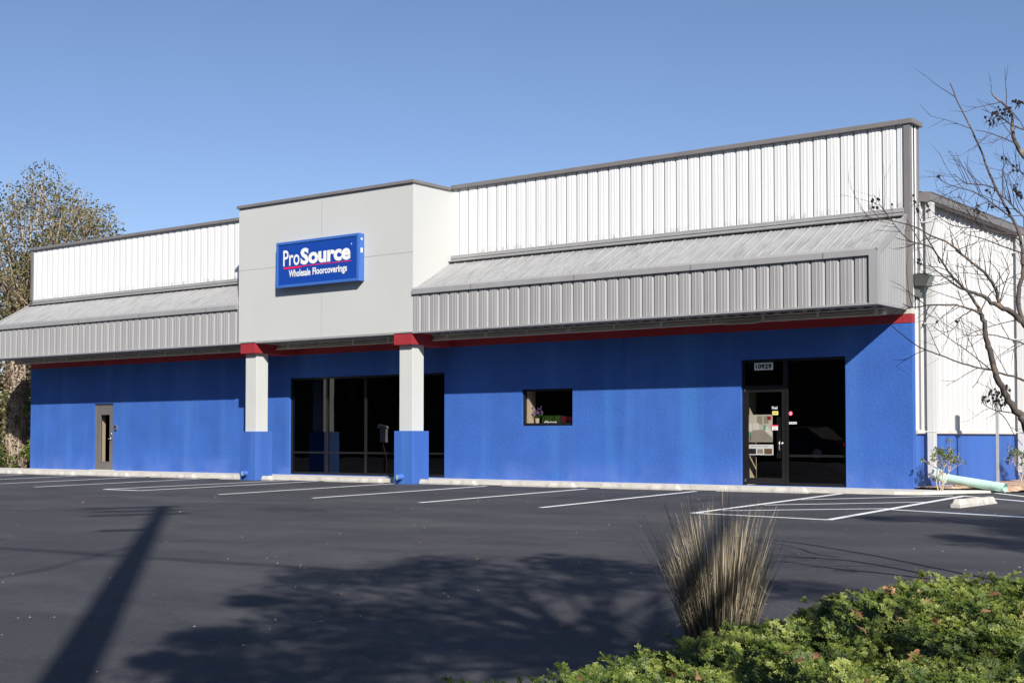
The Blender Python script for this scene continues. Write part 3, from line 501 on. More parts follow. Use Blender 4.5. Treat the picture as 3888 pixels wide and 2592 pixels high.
# downspout stubs etc.
# ---------- storefront windows
def window(name, x0, x1, z0, z1, mull, rails, glassm, y=.07, fw=.055, parent=bld):
    mb = MB()
    mb.box(x0, x0+fw, y, y+.08, z0, z1); mb.box(x1-fw, x1, y, y+.08, z0, z1)
    mb.box(x0+fw, x1-fw, y, y+.08, z0, z0+fw); mb.box(x0+fw, x1-fw, y, y+.08, z1-fw, z1)
    cols = [x0+fw] + [m for m in mull] + [x1-fw]
    for m in mull: mb.box(m-.035, m+.035, y-.004, y+.078, z0+fw, z1-fw)
    for (a, b, zr) in rails: mb.box(a, b, y+.001, y+.076, zr-.025, zr+.025)
    f = part(mb, name, M['frame'], parent, bevel=.003)
    # glass panes, one per light
    edges = [x0+fw] + [v for m in mull for v in (m-.035, m+.035)] + [x1-fw]
    for i in range(0, len(edges), 2):
        a, b = edges[i], edges[i+1]; zc = sorted(r[2] for r in rails if r[0] <= a+.04 and r[1] >= b-.04)
        lv = [z0+fw] + [v for z in zc for v in (z-.025, z+.025)] + [z1-fw]
        for j in range(0, len(lv), 2):
            g = MB(); g.box(a, b, y+.035, y+.041, lv[j], lv[j+1]); shift(g, O).build('glass_pane', glassm, f)
    return f
wz = .635
window('storefront_window', -18.38, -12.54, .03, 2.75, [-16.93, -15.44, -13.95], [(-18.33, -16.96, wz), (-16.90, -15.47, wz), (-15.41, -13.98, wz), (-13.92, -12.59, wz)], M['tinted'])
window('small_window', -10.02, -8.47, 1.36, 2.25, [], [], M['clear'], fw=.05)
fe = window('entrance_window', -2.87, -1.45, .02, 2.77, [], [(-2.82, -1.50, .66)], M['tinted'])
ft = window('door_transom', -3.92, -2.87, 2.14, 2.77, [], [], M['tinted'])
mb = MB()
x = -3.53
text_mesh(mb, '10929', -3.60, -3.21, 2.555, 2.675, .098, bold=.05)
mb2 = MB(); mb2.box(-3.63, -3.18, .1, .104, 2.535, 2.695)
shift(mb2, O).build('address_panel', M['sticker_white'], ft); shift(mb, O).build('address_numbers', M['black'], ft)
# entrance door
mb = MB(); y = .085
mb.box(-3.92, -3.865, .07, .15, .02, 2.14); part(mb, 'door_jamb', M['frame'], bevel=.003)
mb = MB(); mb.box(-3.86, -3.78, y, y+.05, .03, 2.135); mb.box(-2.97, -2.875, y, y+.05, .03, 2.135)
mb.box(-3.78, -2.97, y, y+.05, .03, .17); mb.box(-3.78, -2.97, y, y+.05, 2.05, 2.135)
ed = part(mb, 'entrance_door', M['frame'], bevel=.004)
g = MB(); g.box(-3.78, -2.97, y+.02, y+.026, .17, 2.05); shift(g, O).build('glass_pane', M['clear'], ed)
mb = MB(); mb.tube([(-3.0, y-.01, .98), (-3.0, y-.06, .96), (-3.0, y-.06, .80), (-3.0, y-.01, .78)], .012, 8); m3 = MB(); m3.tube([(-2.955, y-.03, .93), (-2.955, y, .93)], .028, 12); shift(m3, O).build('door_lock', M['chrome'], ed, smooth=True)
shift(mb, O).build('door_handle', M['chrome'], ed, smooth=True)
mb = MB(); mb.box(-3.11, -3.0, y+.03, y+.07, .6, 1.5); shift(mb, O).build('lock_rail', M['frame'], ed)
for z in (.08, 2.07):
    mb = MB(); mb.box(-3.88, -3.845, y-.012, y, z, z+.06); shift(mb, O).build('door_hinge', M['chrome'], ed)
# grey service door on the left
mb = MB(); mb.box(-27.61, -27.56, .05, .15, 0, 2.16); mb.box(-26.66, -26.61, .05, .15, 0, 2.16); mb.box(-27.56, -26.66, .05, .15, 2.10, 2.16)
fr = part(mb, 'door_frame', M['door_grey'], bevel=.004)
mb = MB(); mb.box(-27.55, -27.35, .06, .10, .01, 2.09); mb.box(-26.85, -26.67, .06, .10, .01, 2.09); mb.box(-27.35, -26.85, .06, .10, .01, .27); mb.box(-27.35, -26.85, .06, .10, 1.80, 2.09)
sd = part(mb, 'service_door', M['door_grey'], bevel=.003)
mb = MB()
for b in ((-27.385, -27.35, .27, 1.80), (-26.85, -26.815, .27, 1.80), (-27.35, -26.85, .245, .275), (-27.35, -26.85, 1.795, 1.825)): mb.box(b[0], b[1], .048, .06, b[2], b[3])
shift(mb, O).build('glazing_bead', M['door_grey'], sd)
g = MB(); g.box(-27.35, -26.85, .078, .084, .27, 1.80); shift(g, O).build('glass_pane', M['clear'], sd)
mb = MB(); mb.tube([(-26.75, .06, 1.17), (-26.75, .03, 1.17)], .035, 14); shift(mb, O).build('door_lock', M['chrome'], sd, smooth=True)
mb = MB(); mb.tube([(-26.75, .06, 1.02), (-26.75, .0, 1.02)], .028, 12); mb.tube([(-26.75, .005, 1.02), (-26.87, .005, 1.01)], .013, 8)
shift(mb, O).build('door_handle', M['chrome'], sd, smooth=True)
mb = MB(); mb.box(-27.72, -26.5, -.10, .05, -.02, .012); part(mb, 'door_sill', M['concrete'])
# what is seen inside: cream partitions by the openings
for q in ((-27.60, -27.50, .20, .36, 0, 2.4), (-10.0, -9.93, .17, .46, 1.2, 2.4), (-4.05, -3.93, .20, .75, 0, 2.4)):
    mb = MB(); mb.box(*q); part(mb, 'cream_partition', M['cream'])
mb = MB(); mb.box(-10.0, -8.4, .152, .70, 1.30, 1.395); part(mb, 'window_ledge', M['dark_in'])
mb = MB()
for k in range(7): 
    z = .35 + k*.14; mb.box(-27.1, -26.8, .9, 1.15, z, z+.035)
part(mb, 'slatted_rack', M['cream'])
# ---------- side wall
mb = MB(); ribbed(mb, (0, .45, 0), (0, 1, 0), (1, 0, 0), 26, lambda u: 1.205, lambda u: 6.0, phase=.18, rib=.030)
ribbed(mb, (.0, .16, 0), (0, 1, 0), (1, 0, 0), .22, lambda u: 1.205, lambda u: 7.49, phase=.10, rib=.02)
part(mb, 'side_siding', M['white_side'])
mb = MB(); mb.quad((-.005, .15, -.1), (-.005, 26.5, -.1), (-.005, 26.5, 1.21), (-.005, .15, 1.21)); part(mb, 'side_base_wall', M['blue_metal'])
mb = MB(); mb.prism([(0, .17, 1.125), (.03, .17, 1.125), (.06, .17, 1.14), (.035, .17, 1.21), (0, .17, 1.21)], (0, 26.3, 0)); part(mb, 'side_base_trim', M['beige'])
mb = MB(); mb.prism([(.0, .47, 5.95), (.18, .47, 5.92), (.23, .47, 5.96), (.235, .47, 6.10), (.255, .47, 6.13), (.0, .47, 6.16)], (0, 26, 0)); part(mb, 'roof_gutter', M['trim'], bevel=.006)
mb = MB(); mb.quad((.06, .45, 6.15), (.06, 26.45, 6.15), (-15.6, 26.45, 6.9), (-15.6, .45, 6.9)); mb.quad((L, .45, 6.1), (L, 26.45, 6.1), (-15.6, 26.45, 6.9), (-15.6, .45, 6.9))
part(mb, 'main_roof', M['grey_roof'])
mb = MB(); mb.quad((L, .3, -.1), (L, 26.4, -.1), (L, 26.4, 6.1), (L, .3, 6.1)); mb.quad((L, 26.4, -.1), (0, 26.4, -.1), (0, 26.4, 6.1), (L, 26.4, 6.1)); part(mb, 'rear_wall', M['white_metal'])
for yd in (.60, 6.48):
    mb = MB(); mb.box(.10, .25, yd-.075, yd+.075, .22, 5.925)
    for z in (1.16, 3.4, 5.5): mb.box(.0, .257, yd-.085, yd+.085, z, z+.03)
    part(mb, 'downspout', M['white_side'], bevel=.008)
# ================================================================ THINGS ON AND BY THE BUILDING
# wall sign
sx0, sx1, sz0, sz1, sy = -17.06, -13.97, 5.09, 6.32, -1.72
sg = empty('wall_sign', ((sx0+sx1)/2, sy, sz0)); so_ = ((sx0+sx1)/2, sy, sz0)
tag(sg, 'blue rectangular sign box with white lettering and red stripe on the pale tower', 'sign')
mb = MB(); mb.box(sx0, sx1, sy+.012, CY-.003, sz0, sz1); cab = shift(mb, so_).build('sign_cabinet', M['sign_rim'], sg, bevel=.006)
mb = MB(); w = .07
mb.box(sx0, sx1, sy-.02, sy+.012, sz1-w, sz1); mb.box(sx0, sx1, sy-.02, sy+.012, sz0, sz0+w); mb.box(sx0, sx0+w, sy-.02, sy+.012, sz0+w, sz1-w); mb.box(sx1-w, sx1, sy-.02, sy+.012, sz0+w, sz1-w)
shift(mb, so_).build('sign_rim', M['sign_rim'], sg, bevel=.008)
mb = MB(); mb.box(sx0+w, sx1-w, sy, sy+.011, sz0+w, sz1-w); shift(mb, so_).build('sign_face', M['sign_blue'], sg)
yl = sy-.006; dx, dz = -.175, .03
mb = MB(); text_mesh(mb, 'Pro', -16.62+dx, -15.99+dx, 5.63+dz, 6.06+dz, yl, bold=.012); shift(mb, so_).build('sign_lettering', M['sign_white'], sg)
mb = MB(); text_mesh(mb, 'Source', -15.95+dx, -14.09+dx, 5.625+dz, 6.07+dz, yl-.001, bold=.045); shift(mb, so_).build('sign_lettering', M['sign_white'], sg)
mb = MB(); text_mesh(mb, 'Wholesale', -16.40+dx, -15.57+dx, 5.325+dz, 5.52+dz, yl, bold=.028); shift(mb, so_).build('sign_lettering', M['sign_white'], sg)
mb = MB(); text_mesh(mb, 'Floorcoverings', -15.49+dx, -14.22+dx, 5.275+dz, 5.52+dz, yl, bold=.028); shift(mb, so_).build('sign_lettering', M['sign_white'], sg)
mb = MB(); k = [(-14.06+dx + .018*math.cos(t), yl, 6.03+dz+.018*math.sin(t)) for t in np.linspace(0, 6.28, 12, endpoint=False)]; mb.poly(k); shift(mb, so_).build('sign_lettering', M['sign_white'], sg)
mb = MB(); mb.poly([(-16.6+dx, yl, 5.555+dz), (-15.93+dx, yl, 5.555+dz), (-15.88+dx, yl, 5.585+dz), (-14.07+dx, yl, 5.585+dz), (-14.07+dx, yl, 5.603+dz), (-16.6+dx, yl, 5.603+dz)])
shift(mb, so_).build('sign_stripe', M['sign_red'], sg)
mb = MB(); mb.box(sx1, sx1+.004, -1.65, -1.60, sz1-.17, sz1-.12); shift(mb, so_).build('access_plug', M['sticker_white'], sg)
mb = MB(); mb.box(sx1, sx1+.012, -1.66, -1.60, sz1-.50, sz1-.38); shift(mb, so_).build('sign_plate', M['sticker_white'], sg)
for x in (sx0+.2, -15.6, sx1-.05):
    mb = MB(); mb.tube([(x, -1.62, sz1), (x, -1.62, sz1+.05)], .015, 8); shift(mb, so_).build('lifting_eye', M['grey_metal'], sg)
# key pad
kp = empty('door_keypad', (-26.43, -.02, 1.38)); tag(kp, 'small grey keypad box on the blue wall beside the service door', 'keypad')
mb = MB(); mb.box(-.07, .07, -.035, .019, -.08, .08); mb.build('keypad_housing', M['chrome'], kp, bevel=.006)
mb = MB(); mb.box(-.045, .045, -.04, -.036, -.02, .05); mb.build('keypad_buttons', M['black'], kp)
# flood light on the side wall
fl = empty('wall_floodlight', (.0, .24, 4.12)); fl.scale = (.85, .8, .85); tag(fl, 'dark boxy floodlight on the white side wall at the corner', 'floodlight')
mb = MB()
mb.prism([(.02, -.20, .34), (.30, -.20, .34), (.40, -.20, .27), (.30, -.20, .02), (.03, -.20, .04)], (0, .40, 0)); mb.build('lamp_housing', plain('dark_green_grey_housing', (.055, .062, .058), .5, var=.15), fl, bevel=.01)
mb = MB(); mb.poly([(.305, -.17, .335), (.405, -.17, .268), (.405, .17, .268), (.305, .17, .335)]); mb.poly([(.406, -.17, .255), (.310, -.17, .04), (.310, .17, .04), (.406, .17, .255)])
mb.build('lamp_lens', plain('dusty_lens', (.25, .27, .26), .25, var=.1), fl)
mb = MB(); mb.prism([(.0, -.12, .05), (.16, -.12, .04), (.10, -.12, -.22), (.0, -.12, -.22)], (0, .24, 0)); mb.build('mounting_arm', plain('grey_housing', (.12, .13, .125), .5, var=.15), fl, bevel=.008)
# large plastic drain pipe running from the first downspout
dp = empty('drain_pipe', (.25, .62, .0)); tag(dp, 'pale green plastic drain pipe lying across the pine straw bed', 'pipe')
a, b = Vector((.22, .72, .24)), Vector((1.72, .40, .055)); ob = Vector((.25, .62, 0)); d = (b-a).normalized()
mb = MB(); mb.tube([a-ob, b-ob], .092, 24, False); mb.tube([b-ob, a-ob], .080, 24, False)
mb.build('pipe_barrel', M['pvc'], dp, smooth=True)
mb = MB(); mb.tube([a-ob-d*.05, a-ob+d*.28], .104, 24, True); mb.build('pipe_coupling', M['pvc'], dp, smooth=True)
mb = MB(); mb.tube([(.07+.0, -.02, .34), a-ob], .085, 16, True); mb.build('pipe_elbow', M['pvc'], dp, smooth=True)
mb = MB(); mb.box(.33, .37, .0, .04, .01, .17); mb.build('support_stake', M['sticker_white'], dp)
# sign post beside the side wall
sp = empty('parking_sign', (1.19, 1.58, -.03)); tag(sp, 'slim galvanised sign post seen edge-on in front of the blue base wall', 'sign')
mb = MB(); mb.box(-.022, .022, -.028, .028, -.1, 2.50); mb.build('sign_post', plain('galvanised_post', (.50, .50, .48), .5, .4), sp)
mb = MB(); mb.box(.024, .028, -.15, .15, 2.05, 2.52); mb.build('sign_panel', M['sticker_white'], sp)
# wheel stops
def stop_mesh(Ln=2.1, w=.16, h=.115):
    mb = MB(); n = 11
    prof = lambda x: 1.0 if abs(abs(x)-.55) > .12 else .93
    xs = [-Ln/2, -Ln/2+.09] + list(np.linspace(-Ln/2+.2, Ln/2-.2, n)) + [Ln/2-.09, Ln/2]
    rings = []
    for i, x in enumerate(xs):
        hh = h * (.35 if i in (0, len(xs)-1) else 1) * prof(x); ww = w/2
        rr = random.Random(i*7)
        j = lambda: (rr.random()-.5)*.008
        k = len(mb.v); rings.append(k)
        mb.v += [(x, -ww, -.05), (x, -ww+j(), .035), (x, -ww*.52+j(), hh+j()), (x, ww*.52+j(), hh+j()), (x, ww+j(), .035), (x, ww, -.05)]
    for a, b in zip(rings, rings[1:]):
        for i in range(5): mb.f.append((a+i, b+i, b+i+1, a+i+1)); mb.mi.append(0)
    mb.f.append(tuple(rings[0]+i for i in range(6))); mb.f.append(tuple(rings[-1]+5-i for i in range(6))); mb.mi += [0, 0]
    return mb
first = stop_mesh().build('wheel_stop', M['stop'], bevel=.008)
stops = [(-30.95, 'partly cut off by the left edge, under the ivy covered trees'), (-27.95, 'just left of the grey service door'), (-25.15, 'just right of the grey service door'),
         (-22.05, 'before the plain blue wall left of the left column'), (-18.78, 'in front of the left column'), (-14.62, 'below the dark storefront window'),
         (-11.52, 'just right of the right column base'), (-8.57, 'below the small flower window'), (-5.78, 'before the blue wall between window and entrance'), (-2.8, 'in front of the glass entrance door')]
for i, (x, t) in enumerate(stops):
    o = first if i == 0 else first.copy()
    if i: COL.objects.link(o)
    yy = -1.19 - .02*((i*5) % 3); o.location = (x, yy, ground_z(x, yy) + .0); o.rotation_euler = (0, 0, R([0, 1, -1.2, -1, .8, -1.5, -1, .7, -.6, .3][i]))
    tag(o, 'pale concrete wheel stop ' + t, 'wheel stop', 'wheel stops along the front walk')
o = first.copy(); COL.objects.link(o); o.location = (2.42, -3.45, ground_z(2.42, -3.45)+.005); o.rotation_euler = (0, 0, R(84)); o.scale = (.68, 1.15, 1.12)
tag(o, 'weathered concrete wheel stop lying askew on the blue striped bay at right', 'wheel stop')
# ---------- stickers, posters and window goods
def card(name, x0, x1, z0, z1, mat, label, cat, y=.07, group=None):
    e_ = empty(name, ((x0+x1)/2, y, (z0+z1)/2)); tag(e_, label, cat, group)
    mb = MB(); mb.box(-(x1-x0)/2, (x1-x0)/2, 0, .003, -(z1-z0)/2, (z1-z0)/2); mb.build('backing', mat, e_); return e_
def on_card(e_, pname, rects, mat, lift=.001):
    mb = MB(); l = e_.location
    for r in rects:
        if isinstance(r, tuple): x0, x1, z0, z1 = r; mb.quad((x0-l.x, -lift, z0-l.z), (x1-l.x, -lift, z0-l.z), (x1-l.x, -lift, z1-l.z), (x0-l.x, -lift, z1-l.z))
        else: mb.poly([(p[0]-l.x, -lift, p[1]-l.z) for p in r])
    return mb.build(pname, mat, e_)
def words(e_, s, x0, x1, z0, z1, mat, bold=.01, lift=.002):
    mb = MB(); l = e_.location; text_mesh(mb, s, x0-l.x, x1-l.x, z0-l.z, z1-l.z, -lift, bold=bold); return mb.build('printed_lettering', mat, e_)
pp = {k: plain('poster_'+k, c, .4, var=.06, scale=8) for k, c in dict(cream=(.72, .66, .52), floor=(.36, .32, .25), wall=(.62, .57, .46), green=(.10, .42, .24), dgreen=(.05, .14, .05), red=(.35, .02, .03), cab=(.78, .74, .62), dark=(.03, .025, .02), brown=(.20, .12, .06)).items()}
Y = .103 + .006
po = card('poster', -3.835, -3.205, .955, 1.555, pp['wall'], 'kitchen floor poster with green cloths behind the entrance door glass', 'poster', y=.115)
on_card(po, 'poster_floor', [[(-3.80, .965), (-3.215, .965), (-3.215, 1.05), (-3.42, 1.22), (-3.66, 1.23), (-3.80, 1.16)]], pp['floor'])
for q in ((-3.80, -3.70, 1.18, 1.36), (-3.68, -3.53, 1.22, 1.37), [(-3.40, 1.20), (-3.215, 1.06), (-3.215, 1.22), (-3.36, 1.29)]): on_card(po, 'poster_cabinet', [q], pp['cab'], .002)
for q in ((-3.58, -3.45, 1.34, 1.53), (-3.42, -3.30, 1.36, 1.53)): on_card(po, 'poster_backdrop', [q], pp['floor'], .0015)
for q in ([(-3.83, 1.10), (-3.72, 1.09), (-3.70, 1.14), (-3.80, 1.17)], (-3.42, -3.375, 1.21, 1.33), (-3.83, -3.765, 1.48, 1.54)): on_card(po, 'green_cloth', [q], pp['green'], .003)
on_card(po, 'red_picture', [(-3.33, -3.24, 1.44, 1.52)], pp['red'], .003)
on_card(po, 'poster_stool', [(-3.82, -3.80, .97, 1.09), (-3.745, -3.73, .99, 1.09)], pp['dark'], .0032)
p2 = card('poster', -3.825, -3.19, .67, .90, M['sticker_white'], 'white leaflet with two dark photographs under the kitchen poster', 'poster', y=.115)
on_card(p2, 'leaflet_photo', [(-3.80, -3.61, .69, .81)], pp['dark']); on_card(p2, 'leaflet_photo', [(-3.41, -3.22, .69, .81)], pp['brown'])
on_card(p2, 'leaflet_text', [(-3.75, -3.30, .855, .865), (-3.58, -3.44, .70, .80)], pp['floor'])
c = card('sticker', -3.215, -3.065, 1.655, 1.745, M['black'], 'black sticker with white script at the top right of the door glass', 'sticker', y=.095); words(c, 'Proud', -3.205, -3.075, 1.672, 1.735, M['sticker_white'], .02)
c = card('sticker', -3.20, -3.06, 1.545, 1.63, M['yellow'], 'yellow sticker below the script sticker on the door glass', 'sticker', y=.095); words(c, 'Hours', -3.18, -3.08, 1.575, 1.60, M['black'])
c = card('sticker', -3.21, -3.07, 1.215, 1.33, M['sticker_white'], 'white notice with red heading on the door glass above the handle', 'sticker', y=.095); on_card(c, 'red_heading', [(-3.21, -3.07, 1.30, 1.33)], M['sign_red'])
on_card(c, 'notice_text', [(-3.19, -3.09, 1.27, 1.28), (-3.185, -3.10, 1.235, 1.245)], M['black'])
c = card('sticker', -2.80, -2.62, 1.345, 1.39, M['sticker_white'], 'narrow white No Soliciting strip on the dark entrance window', 'sticker', y=.09); words(c, 'No Soliciting', -2.79, -2.63, 1.352, 1.383, M['black'])
e_ = empty('sticker', (-2.76, .09, 1.575)); tag(e_, 'round red and white sticker on the dark entrance window', 'sticker')
mb = MB(); mb.tube([(0, 0, 0), (0, .004, 0)], .048, 20); mb.build('backing', M['sign_red'], e_)
mb = MB(); mb.tube([(0, -.002, 0), (0, 0, 0)], .036, 20); mb.build('sticker_disc', plain('pink_white', (.7, .5, .5), .5), e_)
mb = MB(); mb.box(-.025, .02, -.004, -.0025, -.005, .008); mb.build('sticker_mark', M['black'], e_)
# OPEN sign in the small window
op = empty('open_sign', (-8.90, .42, 1.395)); tag(op, 'dark OPEN sign with dim red letters in the small window', 'sign')
mb = MB(); mb.box(-.24, .26, 0, .05, .005, .20); mb.build('sign_housing', M['black'], op, bevel=.02)
mb = MB(); text_mesh(mb, 'OPEN', -.20, .22, .055, .165, -.002, bold=-.012); m_, n_, b_ = new_mat('dim_red_led'); b_.inputs['Base Color'].default_value = (.35, .01, .02, 1); b_.inputs['Emission Color'].default_value = (.8, .02, .03, 1); b_.inputs['Emission Strength'].default_value = .10
mb.build('led_letters', m_, op)
def flowers(x, y, z, h, n, label, rs_, w=.15):
    e_ = empty('flower_arrangement', (x, y, z)); tag(e_, label, 'flowers')
    mb = MB(); mb.tube([(0, 0, 0), (0, 0, h*.33)], [.045, .06], 12); mb.build('flower_pot', M['cream'], e_)
    mb = MB(); tips = []
    for k in range(n):
        a = rs_.random()*6.28; r = w*(.3+.9*rs_.random()); t = (r*math.cos(a), .5*r*math.sin(a), h*(.55+.5*rs_.random())); tips.append(t)
        mb.tube([(0, 0, h*.3), (t[0]*.5, t[1]*.5, t[2]*.75), t], .003, 5)
    mb.build('flower_stems', M['leaf_green'], e_)
    V, _ = leaf_cloud(np.array([(t[0]*.7, t[1]*.7, t[2]*.7) for t in tips]), n*14, np.full(n, .05), .018); quads_obj('flower_leaves', V, M['leaf_green'], rng.random(len(V)), e_)
    V, _ = leaf_cloud(np.array(tips), n*9, np.full(n, .026), .017, aspect=.8); quads_obj('flower_petals', V, M['purple'], rng.random(len(V)), e_)
    V, _ = leaf_cloud(np.array(tips[::3]), n*3, np.full(len(tips[::3]), .022), .014); quads_obj('flower_buds', V, M['pale_yellow'], rng.random(len(V)), e_)
r_ = random.Random(5)
flowers(-9.80, .36, 1.395, .42, 18, 'purple and yellow flowers in a pale pot at the left of the small window', r_)
flowers(-8.80, .55, 1.395, .40, 9, 'purple flowers behind the OPEN sign in the small window', r_, .09)
for i, (x0, x1, t) in enumerate(((-9.70, -9.42, 'left'), (-9.38, -9.10, 'right'))):
    e_ = empty('grass_box', ((x0+x1)/2, .45, 1.395)); tag(e_, 'box of green grass on the small window ledge, the %s one of two' % t, 'plant', 'grass boxes on the window ledge')
    mb = MB(); mb.box(-(x1-x0)/2, (x1-x0)/2, -.04, .04, 0, .05); mb.build('planter_box', M['dark_in'], e_)
    q = []
    for k in range(150):
        bx0, by0 = r_.uniform(-.14, .14), r_.uniform(-.035, .035); a = r_.uniform(-.06, .06); h = r_.uniform(.10, .17)
        q.append([(bx0-.004, by0, .05), (bx0+.004, by0, .05), (bx0+a+.002, by0+.02, .05+h), (bx0+a-.002, by0+.02, .05+h)])
    quads_obj('grass_blades', np.array(q), M['leaf_green'], rng.random(150), e_)
for x0, x1, t, in ((-9.53, -9.41, 'small white figurine with a curved handle on the window ledge'), (-9.36, -9.18, 'small white wooden bench ornament on the window ledge')):
    e_ = empty('window_ornament', ((x0+x1)/2, .30, 1.395)); tag(e_, t, 'ornament'); w = (x1-x0)/2
    mb = MB(); mb.box(-w, w, -.02, .02, .028, .052); mb.box(-w, -w+.015, -.015, .015, 0, .028); mb.box(w-.015, w, -.015, .015, 0, .028)
    if w < .07: mb.tube([(-.035, 0, .05), (-.02, 0, .075), (.02, 0, .075), (.035, 0, .05)], .006, 6)
    mb.build('ornament_body', M['sticker_white'], e_)
# ================================================================ PLANTS
def branch_tree(name, loc, trunk_pts, trunk_r, centers, spreads, nleaf, size, leafm, barkm, label, cat='tree', group=None, limbs=True, tone=None, seed=1, branch_r=.06, flat=0):
    rs = np.random.default_rng(seed); rr = random.Random(seed)
    e = empty(name, loc); tag(e, label, cat, group)
    mb = MB(); mb.tube(trunk_pts, trunk_r, 10)
    top = Vector(trunk_pts[-1]); low = Vector(trunk_pts[-2])
    if limbs:
        for c in centers:
            c = Vector(c); s = low.lerp(top, rr.random()*.9); m1 = s.lerp(c, .5) + Vector((rr.uniform(-.3, .3), rr.uniform(-.3, .3), rr.uniform(.0, .5)))
            mb.tube([s, m1, c], [branch_r, branch_r*.6, branch_r*.2], 6)
            for _ in range(4):
                t = c + Vector((rr.gauss(0, .5), rr.gauss(0, .5), rr.gauss(.2, .5))); mb.tube([m1.lerp(c, .6), t], [branch_r*.3, branch_r*.08], 4)
    mb.build('trunk', barkm, e, smooth=True)
    if nleaf:
        C_ = np.array([tuple(c) for c in centers], float)
        V, idx = leaf_cloud(C_, nleaf, spreads, size, rs, flat=flat)
        ct = rs.random(len(C_)); tn = .55*ct[idx] + .45*rs.random(nleaf)
        quads_obj('crown', V, leafm, tn, e)
    return e
def crown_centers(n, c, r, seed, taper=0):
    rr = random.Random(seed); out = []
    while len(out) < n:
        p = Vector((rr.uniform(-1, 1), rr.uniform(-1, 1), rr.uniform(-1, 1)))
        if p.length < 1: out.append((c[0]+p.x*r[0], c[1]+p.y*r[1], c[2]+p.z*r[2]))
    return out
# ---- trees beyond the left end of the building
cs = crown_centers(95, (0, 0, 7.0), (4.4, 3.2, 4.6), 11) + crown_centers(26, (2.2, 0, 8.0), (3.1, 1.5, 2.4), 5) + [(.9, 0, 11.6), (.2, 0, 11.4), (-1.5, 0, 11.0), (-2.6, 0, 10.6), (1.9, 0, 10.9), (2.8, 0, 10.4), (3.6, 0, 10.0), (4.6, 0, 9.6), (5.2, 0, 8.9), (5.5, 0, 8.2), (4.9, 0, 7.8)]
branch_tree('tree', (-38.6, 4.6, -.1), [(0, 0, 0), (.1, 0, 2.5), (0, .1, 4.5), (.1, 0, 6.5)], [.38, .30, .25, .12], cs, np.full(len(cs), .80), 21000, .062, M['leaf_tree'], M['bark'],
            'tall olive brown leafed tree rising behind the left end of the building', seed=3)
cs = crown_centers(60, (0, 0, 5.5), (3.4, 3, 3.6), 21)
branch_tree('tree', (-42.6, 7.5, -.1), [(0, 0, 0), (.2, 0, 2), (.1, .1, 4), (.1, 0, 5.6)], [.36, .28, .22, .12], cs, np.full(60, .85), 10000, .075, M['leaf_tree'], M['bark'],
            'olive brown leafed tree cut by the left edge of the picture', seed=4)
# ivy clad pale trunks under the awning
def ivy_trunk(x, y, r, lean, h, label, seed, nl=900):
    rr = random.Random(seed); e = empty('ivy_tree', (x, y, -.1)); tag(e, label, 'tree', )
    mb = MB(); pts = [(lean*i/8 + rr.uniform(-.03, .03), rr.uniform(-.03, .03), h*i/8) for i in range(9)]
    mb.tube(pts, [r*(1.25-.06*i) for i in range(9)], 12)
    for k in range(14):   # vine stems that wrap the bark
        a = rr.random()*6.28; q = []
        for i in range(9):
            a += rr.uniform(-.35, .35); rad = r*(1.27-.06*i); q.append((pts[i][0]+math.cos(a)*rad, pts[i][1]+math.sin(a)*rad, pts[i][2]))
        mb.tube(q, rr.uniform(.02, .05), 5)
    mb.build('trunk', M['bark'], e, smooth=True)
    c = np.array([(pts[i][0]+rr.uniform(-r, r)*1.3, -r*1.1+rr.uniform(-.1, .1), h*rr.random()**1.6*.6) for i in [rr.randrange(9) for _ in range(20)]])
    c2 = np.array([(q[0], q[1], q[2]) for q in pts for _ in range(2)]); V2, _ = leaf_cloud(c2, 4000, np.full(len(c2), r*1.9), .06); V2[:, :, 2] += rng.normal(0, .25, len(V2))[:, None]
    quads_obj('dry_vine', V2, M['dry_vine'], rng.random(4000), e)
    V, idx = leaf_cloud(c, nl, np.full(20, .25), .05); quads_obj('ivy', V, M['leaf_ivy'], rng.random(nl), e)
    return e
ivy_trunk(-34.3, 1.4, .30, .15, 5.0, 'pale bark trunk wrapped in dry vines at the left edge of the picture', 1)
ivy_trunk(-32.45, 1.2, .20, -.05, 5.0, 'slim vine covered trunk close against the left corner of the building', 2, 1500)
ivy_trunk(-36.4, 2.8, .26, -.3, 5.0, 'vine wrapped trunk standing behind the other ivy trunks at far left', 5, 500)
def bush(name, loc, c, r, n, size, mat, label, seed, cat='shrub', k=14):
    e = empty(name, loc); tag(e, label, cat); rr = random.Random(seed); rs = np.random.default_rng(seed)
    mb = MB(); cs = crown_centers(k, c, r, seed)
    for p in cs: mb.tube([(rr.uniform(-.1, .1), rr.uniform(-.1, .1), 0), (p[0]*.6, p[1]*.6, p[2]*.6), p], [.015, .01, .004], 5)
    mb.build('stems', M['twig'], e)
    V, idx = leaf_cloud(np.array(cs), n, np.full(k, min(r)*.45), size, rs); quads_obj('foliage', V, mat, .5*rs.random(k)[idx]+.5*rs.random(n), e)
    return e
bush('shrub', (-34.9, .2, -.1), (0, 0, .75), (.9, .7, .7), 2600, .055, M['leaf_green'], 'bright green shrub at the foot of the vine wrapped trunk at far left', 31)
bush('shrub', (-32.0, .6, -.1), (0, 0, .9), (.5, .35, .8), 900, .05, M['leaf_ivy'], 'yellow green shrub against the left corner of the blue wall', 32)
bush('shrub', (-32.9, 1.3, 0), (0, 0, 1.9), (.8, .4, .7), 900, .05, M['leaf_ivy'], 'climbing yellow green foliage halfway up the trunks at the left corner', 36)
